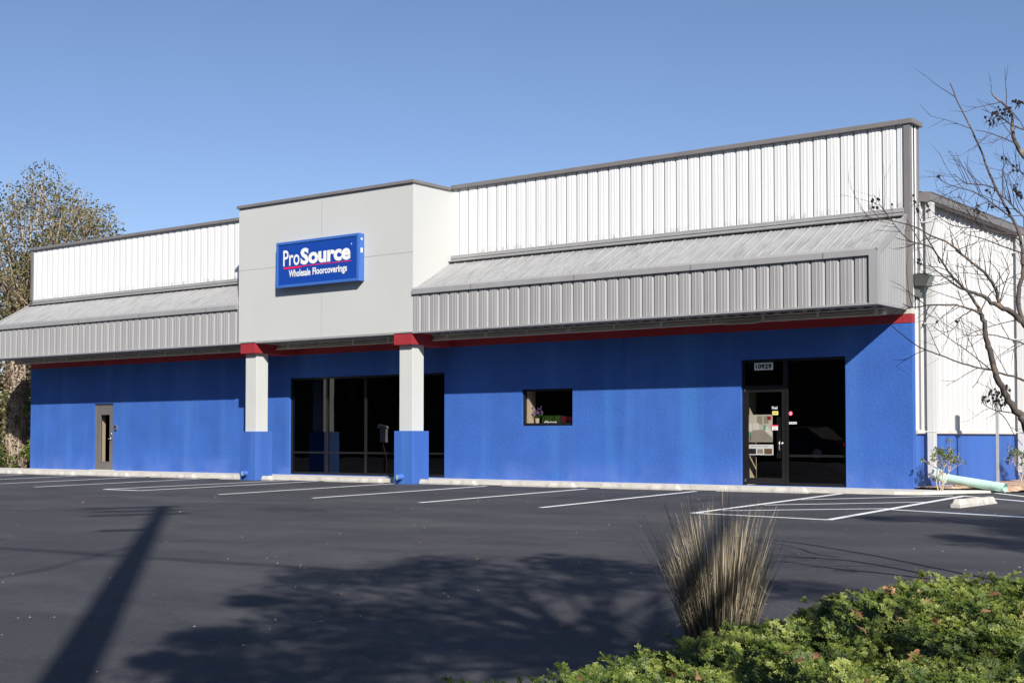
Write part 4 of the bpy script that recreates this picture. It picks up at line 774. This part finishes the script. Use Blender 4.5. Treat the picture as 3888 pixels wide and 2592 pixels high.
for i, (x, y, h) in enumerate(((-36, 7, 4.2), (-40, 6, 4.8), (-45, 9, 4), (-50, 8, 4.2), (-33.9, 6, 4.4))):
    bush('hedge_bush', (x, y, -.1), (0, 0, h/2), (2.6, 1.5, h/2), 4200, .13, M['leaf_tree'], ['brown leafed undergrowth behind the ivy trunks, nearest the building', 'brown leafed undergrowth behind the bright green shrub', 'brown undergrowth further left behind the trees', 'outermost brown undergrowth beyond the left edge', 'brown undergrowth close behind the left wall corner'][i], 40+i, k=22)
# ---- the two sparse shrubs by the downspouts
def woody_shrub(loc, sc, label, seed):
    rr = random.Random(seed); e = empty('shrub', loc); tag(e, label, 'shrub', 'sparse shrubs along the side wall')
    mb = MB(); tips = []
    def grow(p, d, L_, r, lvl):
        q = p + d*L_; mid = p + d*L_*.5 + Vector((rr.uniform(-.02, .02), rr.uniform(-.02, .02), 0)); mb.tube([p, mid, q], [r, r*.85, r*.7], 5)
        if lvl == 0: tips.append(q); return
        for _ in range(3 if lvl > 1 else 2):
            nd = (d + Vector((rr.gauss(0, .42), rr.gauss(0, .42), rr.gauss(.12, .2)))).normalized(); grow(q, nd, L_*rr.uniform(.6, .95), r*.62, lvl-1)
    for k in range(5):
        a = rr.uniform(-.5, .5); grow(Vector((rr.uniform(-.05, .05), rr.uniform(-.05, .05), 0)), Vector((a*.7, rr.uniform(-.45, .45), 1)).normalized(), .30*sc, .013*sc, 3)
    mb.build('stems', plain('pale_shrub_stem', (.50, .40, .30), .8, var=.25), e)
    c = np.array([tuple(t) for t in tips if t.z > .45*sc]); n = len(c)*6
    V, _ = leaf_cloud(c, n, np.full(len(c), .045), .026); quads_obj('leaves', V, M['leaf_shrub'], rng.random(n), e)
    return e
woody_shrub((.62, -.12, .0), .95, 'sparse green shrub with pale stems beside the first downspout', 51)
woody_shrub((.55, 5.2, .02), .9, 'sparse shrub at the right edge beside the second downspout', 52)
# ---- crepe myrtle at the right edge
cm = empty('crepe_myrtle', (7.137, -14.99, -.35)); tag(cm, 'bare multi-stemmed tree with dark seed pods at the right edge', 'tree')
co = Vector(cm.location); mbT = MB(); mbW = MB(); rr = random.Random(8); tips = []
view_n = Vector((-.61, .79, 0)); side = Vector((.79, .61, 0))
def twigs(p, d, L_, r, lvl):
    pts = [p]; dd = d.copy()
    for _ in range(3):
        dd = (dd + Vector((rr.gauss(0, .10), rr.gauss(0, .10), rr.gauss(.03, .10)))).normalized(); pts.append(pts[-1] + dd*(L_/3))
    mbW.tube([q-co for q in pts], [r, r*.8, r*.6, r*.4], 5)
    if lvl > 0:
        for q in pts[1:]:
            if rr.random() < .6: twigs(q, (dd + side*rr.gauss(0, .6) + Vector((0, 0, rr.gauss(.1, .5))) + view_n*rr.gauss(0, .3)).normalized(), L_*.45, r*.6, lvl-1)
for P, tw in TREE:
    pts = [Vector(p[:3]) for p in P]; rad = [max(p[3], .0016) for p in P]
    # smooth and slightly knobbly: resample
    R_ = []; Q = []
    for i in range(len(pts)-1):
        p0 = pts[max(i-1, 0)]; p1 = pts[i]; p2 = pts[i+1]; p3 = pts[min(i+2, len(pts)-1)]
        for s in (0, .25, .5, .75):
            Q.append(.5*((2*p1) + (p2-p0)*s + (2*p0-5*p1+4*p2-p3)*s*s + (3*p1-p0-3*p2+p3)*s**3) + Vector((rr.gauss(0, 1), rr.gauss(0, 1), rr.gauss(0, 1)))*rad[i]*.22); R_.append(rad[i]+(rad[i+1]-rad[i])*s)
    Q.append(pts[-1]); R_.append(rad[-1])
    (mbT if max(R_) > .009 else mbW).tube([q-co for q in Q], R_, 8 if max(R_) > .009 else 5)
    if tw:
        L_ = sum((Q[i+1]-Q[i]).length for i in range(len(Q)-1))
        for i in range(4, len(Q)-1):
            if R_[i] < .018 and rr.random() < .52*tw and Q[i].z > 1.1:
                d = (Q[i+1]-Q[i]).normalized(); s = rr.choice((-1, 1)); per = Vector((-d.z*side.x, -d.z*side.y, d.dot(side)))*s
                twigs(Q[i], (d*.8 + per*.8 + view_n*rr.gauss(0, .35)).normalized(), rr.uniform(.10, .38), min(.0040, R_[i]*.75), 1)
mbT.build('trunk', M['bark2'], cm, smooth=True); mbW.build('twigs', M['twig'], cm)
rr = random.Random(9); mb = MB()
for pi, p in enumerate(PODS):
    if pi and (Vector(p)-Vector(PODS[pi-1])).length > .42: mb.build('seed_cluster', M['pod'], cm); mb = MB()
    p = Vector(p)-co; r = rr.uniform(.009, .0135)
    for (z0, r0), (z1, r1) in (((-1, .15), (-.4, .85)), ((-.4, .85), (.3, 1)), ((.3, 1), (.85, .55)), ((.85, .55), (1.2, .05))):
        mb.tube([p+Vector((0, 0, z0*r)), p+Vector((0, 0, z1*r))], [r0*r, r1*r], 7, False)
    d = Vector((rr.uniform(-.03, .05), rr.uniform(-.03, .03), rr.uniform(-.06, -.03))); mb.tube([p, p+d], .0022, 4)
mb.build('seed_cluster', M['pod'], cm)
# ---- island bed with low juniper in the right foreground
IX0, IX1, IY0, IY1 = 6.42, 14.0, -25.2, -15.5
def isl(x, y):   # signed distance inside the rounded island
    r = 1.2; cx, cy = (IX0+IX1)/2, (IY0+IY1)/2; qx = abs(x-cx)-(IX1-IX0)/2+r; qy = abs(y-cy)-(IY1-IY0)/2+r
    return -(math.hypot(max(qx, 0), max(qy, 0)) + min(max(qx, qy), 0) - r)
bmi = MB(); ring = []
for k in range(64):
    a = k/64*2*math.pi; dx, dy = math.cos(a), math.sin(a); t = 0; cx, cy = (IX0+IX1)/2, (IY0+IY1)/2
    while isl(cx+dx*t, cy+dy*t) > -.25 and t < 9: t += .02
    ring.append((cx+dx*t, cy+dy*t))
bmi.poly([(x, y, ground_z(x, y)+.02) for x, y in ring]); tag(bmi.build('planting_island', M['earth']), kind='structure')
def hump(x, y):
    return .5+.5*math.sin(x*1.9+1.3*math.sin(y*1.1))*math.cos(y*1.7+.8*math.sin(x*2.3))
def jun_h(x, y):
    s = isl(x, y); 
    if s < -.3: return 0
    e = 1-math.exp(-max(0, s+.3)/.28)
    return .94*e*(.22+.16*hump(x, y)+.10*abs(math.sin(x*3.7+y*1.6+math.sin(y*2.1)))*abs(math.cos(y*3.3-x*1.2)))
# dense core surface that hides the ground, coloured as shade between the sprays
res = .11; gxs = np.arange(IX0-.4, 12.6, res); gys = np.arange(-24.4, IY1+.5, res)
mb = MB(); vid = {}
for j, y in enumerate(gys):
    for i, x in enumerate(gxs):
        vid[i, j] = len(mb.v); h = jun_h(x, y); mb.v.append((float(x), float(y), ground_z(x, y)+max(.0, h*.50-.03)+rr.uniform(-.02, .02)))
for j in range(len(gys)-1):
    for i in range(len(gxs)-1):
        if jun_h(gxs[i], gys[j]) > .05: mb.f.append((vid[i, j], vid[i+1, j], vid[i+1, j+1], vid[i, j+1])); mb.mi.append(0)
jr = np.random.default_rng(77)
cpos = np.array(cam.location)
def sprays(NP, NSP):
    """juniper plumes: flat arching branchlets, each carrying feathery sprays of scale-like leaflets on both sides"""
    x = jr.uniform(IX0-.30, 12.4, NP*9); y = jr.uniform(-24.2, IY1+.30, NP*9)
    dx, dy = x-cpos[0], y-cpos[1]; dep = -.611*dx+.791*dy; lat = .791*dx+.611*dy
    ok = (dep > 5.2) & (lat < dep*.43+.4) & (lat > -dep*.36-.4); x, y = x[ok][:NP], y[ok][:NP]
    hh = np.array([jun_h(a, b_) for a, b_ in zip(x, y)]); k_ = hh > .03; x, y, hh = x[k_], y[k_], hh[k_]; n = len(x)
    gz = np.array([ground_z(a, b_) for a, b_ in zip(x, y)]); lev = jr.random(n)
    z = gz + hh*(.36+.58*lev); paz = jr.normal(2.5, .85, n); pel = jr.uniform(.05, .65, n); PL = jr.uniform(.16, .34, n); pt = .30*jr.random(n)+.12*lev
    rep_ = np.repeat(np.arange(n), NSP); m = len(rep_); s_ = jr.random(m); sgn = jr.choice([-1, 1], m)
    pd = np.stack([np.cos(paz)*np.cos(pel), np.sin(paz)*np.cos(pel), np.sin(pel)], 1); ps = np.cross(pd, [0, 0, 1.0]); ps /= np.linalg.norm(ps, axis=1)[:, None]; pu = np.cross(ps, pd)
    P0 = np.stack([x, y, z], 1)
    nrm = lambda a: a/np.linalg.norm(a, axis=1)[:, None]
    p0 = P0[rep_]+pd[rep_]*(PL[rep_]*s_)[:, None]-np.array([0, 0, 1.0])*(.22*PL[rep_]*s_*s_)[:, None]+jr.normal(0, .006, (m, 3))
    d = nrm(pd[rep_]*.8+ps[rep_]*(sgn*jr.uniform(.4, 1.0, m)*(1-.6*s_))[:, None]+pu[rep_]*jr.uniform(-.2, .45, (m, 1)))
    s = nrm(np.cross(d, pu[rep_]+.45*jr.normal(size=(m, 3)))); u = np.cross(s, d); L_ = jr.uniform(.045, .095, m)*(1.15-.5*s_)
    base = pt[rep_]*1.25-.10+.14*jr.random(m)+.12*s_; VV = []; TT = []; k = 4  # tone lightens on higher plumes and towards tips, highlights put into colour
    for i in range(k):
        t = (i+.5)/k; c = p0+d*(L_*t)[:, None]-np.array([0, 0, 1.0])*(.15*L_*t*t)[:, None]
        for sd in (-1, 1):
            l = (jr.uniform(.010, .019, m)*(1.15-.55*t))[:, None]; di = nrm(d*.75+s*sd*.8+u*jr.uniform(-.2, .5, (m, 1)))
            w = nrm(np.cross(di, u+s*.3*sd))*l*.52; e_ = c+di*l
            VV.append(np.stack([c-w*.4, c+di*l*.55-w, e_, c+di*l*.55+w], 1)); TT.append(base+.30*t+.16*jr.random(m))
            if i % 2 == 0:
                d2 = nrm(di*.8+d*.6+u*jr.uniform(-.2, .3, (m, 1))); l2 = l*.85; w2 = w*.85
                VV.append(np.stack([e_-w2*.4, e_+d2*l2*.5-w2, e_+d2*l2, e_+d2*l2*.5+w2], 1)); TT.append(base+.36*t+.22*jr.random(m))
    return np.concatenate(VV), np.concatenate(TT)
V, T = sprays(4400, 12)
V = np.array(V, float)
jn = quads_obj('juniper_ground_cover', V, M['leaf_jun'], np.array(T))
core = mb
# merge core and sprays into one ground cover object
bm = bmesh.new(); bm.from_mesh(jn.data); lay = bm.faces.layers.float.get('tone')
vs = [bm.verts.new(v) for v in core.v]
for f in core.f:
    try: ff = bm.faces.new([vs[i] for i in f]); ff.material_index = 1
    except ValueError: pass
bm.to_mesh(jn.data); bm.free(); jn.data.materials.append(plain('juniper_gap_shade', (.010, .013, .006), .95, var=.5, scale=20))  # near-black core colour paints the shade in the gaps
tag(jn, 'low spreading green juniper ground cover in the foreground island', 'ground cover', kind='stuff')
# ---- dried oak leaves caught in the juniper and lying on the asphalt
def oak_mesh(seed):
    rr = random.Random(seed); prof = [(0, .05), (.12, .10), (.18, .30), (.30, .12), (.40, .38), (.52, .13), (.62, .32), (.74, .12), (.88, .16), (1, .0)]
    Lf = .10; up = []; dn = []
    for t, w in prof:
        up.append((t*Lf, w*Lf*rr.uniform(.8, 1.1), .012*math.sin(t*5)+.25*w*Lf*rr.uniform(.2, 1))); dn.append((t*Lf, -w*Lf*rr.uniform(.8, 1.1), .012*math.sin(t*5)+.25*w*Lf*rr.uniform(.2, 1)))
    mb = MB()
    for i in range(len(prof)-1):
        a = (prof[i][0]*Lf, 0, .012*math.sin(prof[i][0]*5)); b = (prof[i+1][0]*Lf, 0, .012*math.sin(prof[i+1][0]*5))
        mb.quad(a, b, up[i+1], up[i]); mb.quad(a, b, dn[i+1], dn[i])
    mb.tube([(-.03, 0, .0), (0, 0, 0)], .0012, 4)
    return mb
ol = []
for k in range(4):
    o = oak_mesh(k).build('oak_leaf', M['oak']); a = o.data.attributes.new('tone', 'FLOAT', 'FACE'); a.data.foreach_set('value', [k/3.0]*len(o.data.polygons)); ol.append(o)
rr = random.Random(15); used = 0; cnt = 0
while cnt < 62:
    x = rr.uniform(6.4, 10.2); y = rr.uniform(-22.4, -15.9); dx, dy = x-cpos[0], y-cpos[1]; dep = -.611*dx+.791*dy; lat = .791*dx+.611*dy
    if dep < 6 or abs(lat) > dep*.40 or isl(x, y) < .1: continue
    o = ol[cnt] if cnt < 4 else ol[cnt % 4].copy()
    if cnt >= 4: COL.objects.link(o)
    o.location = (x, y, ground_z(x, y)+jun_h(x, y)*1.02+.01); o.rotation_euler = (rr.uniform(-1.1, 1.1), rr.uniform(-1.1, 1.1), rr.uniform(0, 6.28)); s = rr.uniform(.6, 1.15); o.scale = (s, s, s)
    tag(o, 'dry brown lobed oak leaf caught in the green juniper', 'leaf', 'oak leaves in the juniper'); cnt += 1
gl = [(-3.9, -9.9), (-6.2, -8.7), (-12.6, -7.5), (-16.6, -5.1), (-8.6, -9.4), (-7.0, -9.6), (3.5, -12.5), (.6, -14.8), (-2.2, -12.9), (-.4, -17.0), (2.6, -19.2), (-4.5, -15.2), (-3.2, -16.9), (3.3, -9.4),
      (1.3, -11.2), (-9.4, -11.0), (-11.4, -9.7), (5.3, -13.4), (4.3, -18.3), (2.9, -20.3), (.1, -20.4), (-1.4, -13.6), (-5.4, -12.1), (-.3, -9.9), (-2.6, -5.0), (-8.9, -4.6), (-5.3, -6.0), (-13.8, -10.0), (-2.0, -19.0), (1.5, -17.9)]
for i, (x, y) in enumerate(gl):
    o = ol[i % 4].copy(); COL.objects.link(o); o.location = (x, y, ground_z(x, y)+.006); s = rr.uniform(.4, .95); o.scale = (s, s, s*.6); o.rotation_euler = (0, 0, rr.uniform(0, 6.28))
    tag(o, 'small dry leaf lying flat on the dark asphalt', 'leaf', 'dry leaves scattered on the asphalt')
# ---- ornamental grass clump
gc = empty('ornamental_grass', (5.84, -18.58, ground_z(5.84, -18.58))); tag(gc, 'tall dry ornamental grass clump at the left edge of the juniper island', 'grass clump')
rr = random.Random(23); Q = []; T = []
for k in range(1900):
    a = rr.random()*6.28; r0 = .23*rr.random()**.5; bx, by = r0*math.cos(a), r0*math.sin(a)
    lean = (r0/.23)*rr.uniform(.06, .36)+rr.uniform(-.06, .09)+(.20 if math.cos(a)*.79+math.sin(a)*.61 < -.2 else 0)*rr.random(); out = Vector((math.cos(a), math.sin(a), 0)); H = rr.uniform(.42, 1.26)*(1.0-.22*(r0/.23))
    droop = rr.random() < .14; w = rr.uniform(.0013, .0030); P = []; n = 7
    for i in range(n+1):
        t = i/n; z = H*(t-(.55*t**3 if droop else .04*t*t)); off = lean*H*(t**1.4)*(1+.9*t*t if droop else 1)
        P.append(Vector((bx, by, 0)) + out*off + Vector((0, 0, z)))
    sd = Vector((-math.sin(a+rr.gauss(0, .9)), math.cos(a+rr.gauss(0, .9)), 0)); tone = (rr.uniform(.55, 1.0) if rr.random() < .42 else rr.uniform(0, .45))
    if rr.random() < .12: tone = rr.uniform(.0, .2)
    for i in range(n):
        w0 = w*(1-(i/n)**2*.75); w1 = w*(1-((i+1)/n)**2*.75)
        Q.append((P[i]-sd*w0, P[i]+sd*w0, P[i+1]+sd*w1, P[i+1]-sd*w1)); T.append(tone)
quads_obj('grass_blades', np.array([[tuple(v) for v in q] for q in Q]), M['grass'], np.array(T), gc)
Q = []; T = []
for k in range(16):   # long arching green blades at the foot
    a = rr.uniform(1.6, 4.6); out = Vector((math.cos(a), math.sin(a), 0)); Lb = rr.uniform(.5, .95); n = 8; w = .004
    P = [Vector((rr.uniform(-.1, .1), rr.uniform(-.1, .1), .1)) for _ in range(1)]; b0 = P[0]
    P = [b0 + out*Lb*(i/n) + Vector((0, 0, Lb*(.75*(i/n)-.85*(i/n)**2))) for i in range(n+1)]; sd = Vector((-out.y, out.x, 0))
    for i in range(n):
        w0, w1 = w*(1-i/n*.8), w*(1-(i+1)/n*.8); Q.append((P[i]-sd*w0, P[i]+sd*w0, P[i+1]+sd*w1, P[i+1]-sd*w1)); T.append(.8)
quads_obj('arching_blades', np.array([[tuple(v) for v in q] for q in Q]), M['leaf_green'], np.array(T), gc)
# ================================================================ BEHIND THE CAMERA: what throws the shadows and shows in the glass
H_ = Vector((.7674, -.6409, 0)); TANE = SUN.z/math.hypot(SUN.x, SUN.y)
def W(dep, lat): return Vector((10.508-.6111*dep+.7916*lat, -26.982+.7916*dep+.6111*lat, 0))
def shade_tree(center_dep, center_lat, hc, blobs, trunk_off, nleaf, size, label, seed, jit=1.2):
    g0 = W(center_dep, center_lat); cc = g0 + SUN*((hc+.3)/SUN.z); rr = random.Random(seed)
    base = Vector((cc.x+trunk_off[0], cc.y+trunk_off[1], ground_z(cc.x, cc.y)))
    cs = []; sp = []
    for (d, l, r) in blobs:
        g = W(d, l); g.z = ground_z(g.x, g.y); t = (cc-g).dot(SUN)
        for k in range(max(1, int(r*3))):
            p = g + SUN*(t+rr.gauss(0, jit)); j = Vector((rr.gauss(0, r*.33), rr.gauss(0, r*.33), rr.gauss(0, r*.22))); cs.append(tuple(p+j-base)); sp.append(r*.75)
    trunk = [(0, 0, 0), (.1, 0, hc*.35), (cc.x-base.x, cc.y-base.y, hc*.75), (cc.x-base.x, cc.y-base.y, hc)]
    return branch_tree('shade_tree', base, trunk, [.28, .22, .15, .08], cs, np.array(sp), nleaf, size, M['leaf_green'], M['bark2'], label, seed=seed, branch_r=.05)
BL1 = [(15.4, .5, .8), (15.2, -.9, .7), (14.9, 2.0, .7), (14.6, 1.2, .8), (14.0, -1.5, .7), (13.6, 0, 1.3), (13.8, 1.7, .8), (13.0, 2.7, .6), (12.9, -1.4, .9), (11.8, -.4, 1.2), (12.9, 1.0, .6), (13.0, 2.4, .4), (11.5, -1.6, .8),
       (10.6, -.8, 1.1), (9.8, .4, .6), (9.6, -1.3, .8), (9.6, -.1, .9), (8.8, -.8, .8), (8.2, -1.3, .7), (8.0, -.2, .6), (7.2, -.7, .7), (12.4, -2.3, .35), (10.6, -2.2, .4), (9.3, -2.3, .3), (9.3, -2.1, .4), (8.6, -1.9, .4), (10.2, -2.4, .4), (7.6, -1.6, .5), (8.9, 1.7, .3), (9.4, 2.2, .3), (8.3, 2.2, .3), (7.6, 2.6, .35), (7.0, 2.9, .35), (6.5, 2.4, .3), (10.2, 1.7, .5)]
shade_tree(11.8, 0.1, 8.2, BL1, (.8, -.6), 15500, .06, 'large leafy tree behind the camera whose shadow dapples the foreground asphalt', 61)
BL2 = [(20.9, 5.6, .5), (20.6, 6.5, .8), (20.2, 7.6, .9), (19.6, 8.8, 1), (18.9, 7.2, .7), (17.6, 5.4, .5), (17.2, 6.3, .8), (16.6, 7.2, .9), (15.9, 6.4, .6), (18.4, 9.5, 1), (17.9, 6.6, .7)]
shade_tree(18.2, 7.6, 8.0, BL2, (1.0, -.8), 6500, .06, 'leafy tree out of the picture at right whose shadow crosses the striped bay', 62)
# utility pole with cross arms and two cables
PB = Vector((11.86, -29.26, ground_z(11.9, -29.2))); PH = 18.45
up = empty('utility_pole', PB); tag(up, 'tall timber utility pole behind the camera casting the long shadow at left', 'utility pole')
mb = MB(); mb.tube([(0, 0, 0), (0, 0, PH*.5), (0, 0, PH)], [.20, .175, .15], 16); mb.build('pole_shaft', M['pole'], up, smooth=True)
mb = MB(); ax = Vector((-.641, -.767, 0)); px = Vector((-.767, .641, 0))
for z, s0, s1 in ((PH-.12, -.35, 1.5), (PH-.75, -.35, 1.2), (PH-1.4, -.5, 1.25), (PH-3.6, 0, .8)):
    a = ax*s0+Vector((0, 0, z)); b = ax*s1+Vector((0, 0, z)); mb.tube([a, b], .085, 6)
mb.build('cross_arm', M['pole'], up)
def cable(z, d, n, label, r, L1=40, L0=40, sag=.8):
    o = PB + Vector((.0, .0, z)); P = [Vector(d)*t + Vector((0, 0, sag*(t/L1)**2 if t > 0 else sag*(t/L0)**2)) + Vector((.2*d[1], -.2*d[0], 0)) for t in np.linspace(-L0, L1, 25)]
    mb = MB(); mb.tube(P, r, 6); c = mb.build('overhead_cable', M['black'], smooth=True); c.location = o; tag(c, label, 'cable')
cable(12.35, (.9966, .083, 0), 20, 'thick overhead cable bundle crossing the utility pole, seen only by its shadow', .035)
cable(12.2, (.35, -.93, 0), 20, 'second overhead cable branching off at the utility pole', .028, L1=40, L0=.1)
# white board on a post across the road, mirrored in the storefront
wb = empty('roadside_sign', (-29.25, -15.4, -.35), R(-25)); wb.scale = (.62, .62, .78); tag(wb, 'small white board on a post across the road, mirrored in the storefront glass', 'sign')
mb = MB(); mb.box(-.22, .22, -.2, .2, 1.55, 2.30); mb.prism([(-.42, -.25, 2.31), (.3, -.25, 2.31), (.24, -.25, 2.42), (-.36, -.25, 2.50)], (0, .5, 0)); mb.build('sign_board', M['sticker_white'], wb)
mb = MB(); mb.box(-.06, .06, -.05, .05, -.2, 1.55); mb.build('sign_post', M['pole'], wb)
# the road beside the lot stands a little higher
def rise(x, y):
    a = min(1, max(0, (-7.5-x)/4)); c = min(1, max(0, (-16.5-y)/3)); return .60*a*a*(3-2*a)*c*c*(3-2*c)
tag(grid_mesh(list(np.linspace(-45, -7, 20)), list(np.linspace(-36, -16, 14)), lambda x, y: ground_z(x, y)+.006+rise(x, y)).build('side_road', M['asphalt']), kind='structure')
# parked dark saloon, seen in the entrance glass
def sedan(loc, rz, label):
    e = empty('parked_car', loc, rz); tag(e, label, 'car'); w = .88
    paint = plain('black_car_paint', (.012, .012, .016), .12, .2, var=.05, spec=.6); gls = plain('car_window_glass', (.01, .012, .014), .05, var=.05)
    low = [(-2.35, .35), (-2.38, .62), (-2.25, .88), (-1.55, .96), (.95, .98), (2.05, .82), (2.35, .62), (2.38, .35), (1.80, .28), (1.72, .55), (1.40, .68), (1.08, .55), (1.0, .28), (-1.0, .28), (-1.08, .55), (-1.40, .68), (-1.72, .55), (-1.80, .28)]
    mb = MB(); mb.prism([(x, -w, z) for x, z in low], (0, 2*w, 0)); mb.build('car_body', paint, e, bevel=.05)
    mb = MB(); rf = [(-1.55, .95), (-.95, 1.36), (-.4, 1.44), (.35, 1.42), (1.05, .97)]
    k = [(x, -(w-.06 if z < 1 else w-.22), z) for x, z in rf]; k2 = [(x, (w-.06 if z < 1 else w-.22), z) for x, z in rf]
    mb.poly(k); mb.poly(k2)
    for i in range(4): mb.quad(k[i], k[i+1], k2[i+1], k2[i])
    mb.build('car_roof', plain('tan_car_roof', (.10, .075, .055), .25, .2), e)
    mb = MB()
    for s in (-1, 1):
        for q in ([(-1.30, 1.0), (-.90, 1.30), (-.45, 1.37), (-.45, 1.0)], [(-.38, 1.0), (-.38, 1.37), (.28, 1.35), (.82, 1.0)]):
            mb.poly([(x, s*(w-.055 if z < 1.1 else w-.19), z) for x, z in q])
    mb.build('car_window', gls, e)
    for x in (-1.4, 1.4):
        for s in (-1, 1):
            mb = MB(); mb.tube([(x, s*.66, .32), (x, s*.86, .32)], .32, 24); wh = mb.build('wheel', M['black'], e, bevel=.02)
            mb = MB(); mb.tube([(x, s*.861, .32), (x, s*.885, .32)], [.20, .17], 16); mb.build('wheel_rim', M['chrome'], wh)
    mb = MB()
    for s in (-1, 1): mb.box(-2.40, -2.30, s*.55-.17, s*.55+.17, .66, .80)
    mb.build('tail_light', M['sign_red'], e); mb = MB()
    for s in (-1, 1): mb.box(2.28, 2.37, s*.6-.15, s*.6+.15, .58, .70)
    mb.build('headlight', M['sticker_white'], e)
    mb = MB(); mb.box(-.42, -.38, -.90, .90, .99, 1.0); mb.build('window_trim', M['chrome'], e)
sedan((-13.6, -22.6, ground_z(-13.6, -22.6)+.61), R(186), 'black saloon car mirrored in the dark entrance window')
# the wood across the road: one dark mass, heightened to block sky light
rs = np.random.default_rng(70); rr = random.Random(70); cs = []; mb = MB()
for i in range(46):
    x = -120+i*5.0+rr.uniform(-1.5, 1.5); y = -45+rr.uniform(-6, 3); h = rr.uniform(15, 19)
    mb.tube([(x, y, -1), (x+.3, y, h*.4), (x, y, h*.8)], [.32, .24, .1], 6)
    for k in range(26): cs.append((x+rr.gauss(0, 2.2), y+rr.gauss(0, 1.8), 1.2+(h-1.2)*rr.random()**.8))
V, idx = leaf_cloud(np.array(cs), 60000, np.full(len(cs), 1.7), .24, rs)
wd = quads_obj('woodland', V, M['leaf_green'], rs.random(len(V))); wd.data.materials.append(M['earth'])
prev = None   # added solid lumpy backdrop, closes the sky gaps between the crowns
nx = 150; rowsz = (-1, 3, 6, 9, 11.5)
k0 = len(mb.v)
for i in range(nx):
    x = -125+i*1.6; top_h = 13.5+2.2*math.sin(i*.35)+1.6*math.sin(i*.9+1)+rr.uniform(-.6, .6)
    for j, z in enumerate(rowsz): mb.v.append((x, -46+1.2*math.sin(i*.7+j)+rr.uniform(-.5, .5), -1+(top_h+1)*j/4))
for i in range(nx-1):
    for j in range(4): a = k0+i*5+j; mb.f.append((a, a+5, a+6, a+1)); mb.mi.append(0)
bm = bmesh.new(); bm.from_mesh(wd.data); vs = [bm.verts.new(v) for v in mb.v]
for f in mb.f: bm.faces.new([vs[i] for i in f]).material_index = 1
bm.to_mesh(wd.data); bm.free()
tag(wd, 'dark wood across the road behind the camera, mirrored in the windows, heightened to block sky light', 'woodland', kind='stuff')

# loose grit on the asphalt
rs = np.random.default_rng(5); mb = MB(); rr = random.Random(5)
for k in range(150):
    dep = 8+22*rr.random()**1.3; lat = rr.uniform(-.4, .38)*dep; w_ = W(dep, lat)
    if w_.y > -1.3 or isl(w_.x, w_.y) > -.2: continue
    s = rr.uniform(.004, .013); z = ground_z(w_.x, w_.y); a = rr.random()*3
    c, q = math.cos(a)*s, math.sin(a)*s; mb.poly([(w_.x+c, w_.y+q, z), (w_.x-q, w_.y+c, z), (w_.x, w_.y, z+s*.8)]); mb.poly([(w_.x-q, w_.y+c, z), (w_.x-c, w_.y-q, z), (w_.x, w_.y, z+s*.8)])
    mb.poly([(w_.x-c, w_.y-q, z), (w_.x+q, w_.y-c, z), (w_.x, w_.y, z+s*.8)]); mb.poly([(w_.x+q, w_.y-c, z), (w_.x+c, w_.y+q, z), (w_.x, w_.y, z+s*.8)])
tag(mb.build('loose_grit', plain('pale_grit', (.34, .31, .27), .9, var=.4, scale=9)), 'scattered pale grit on the dark asphalt', 'grit', kind='stuff')
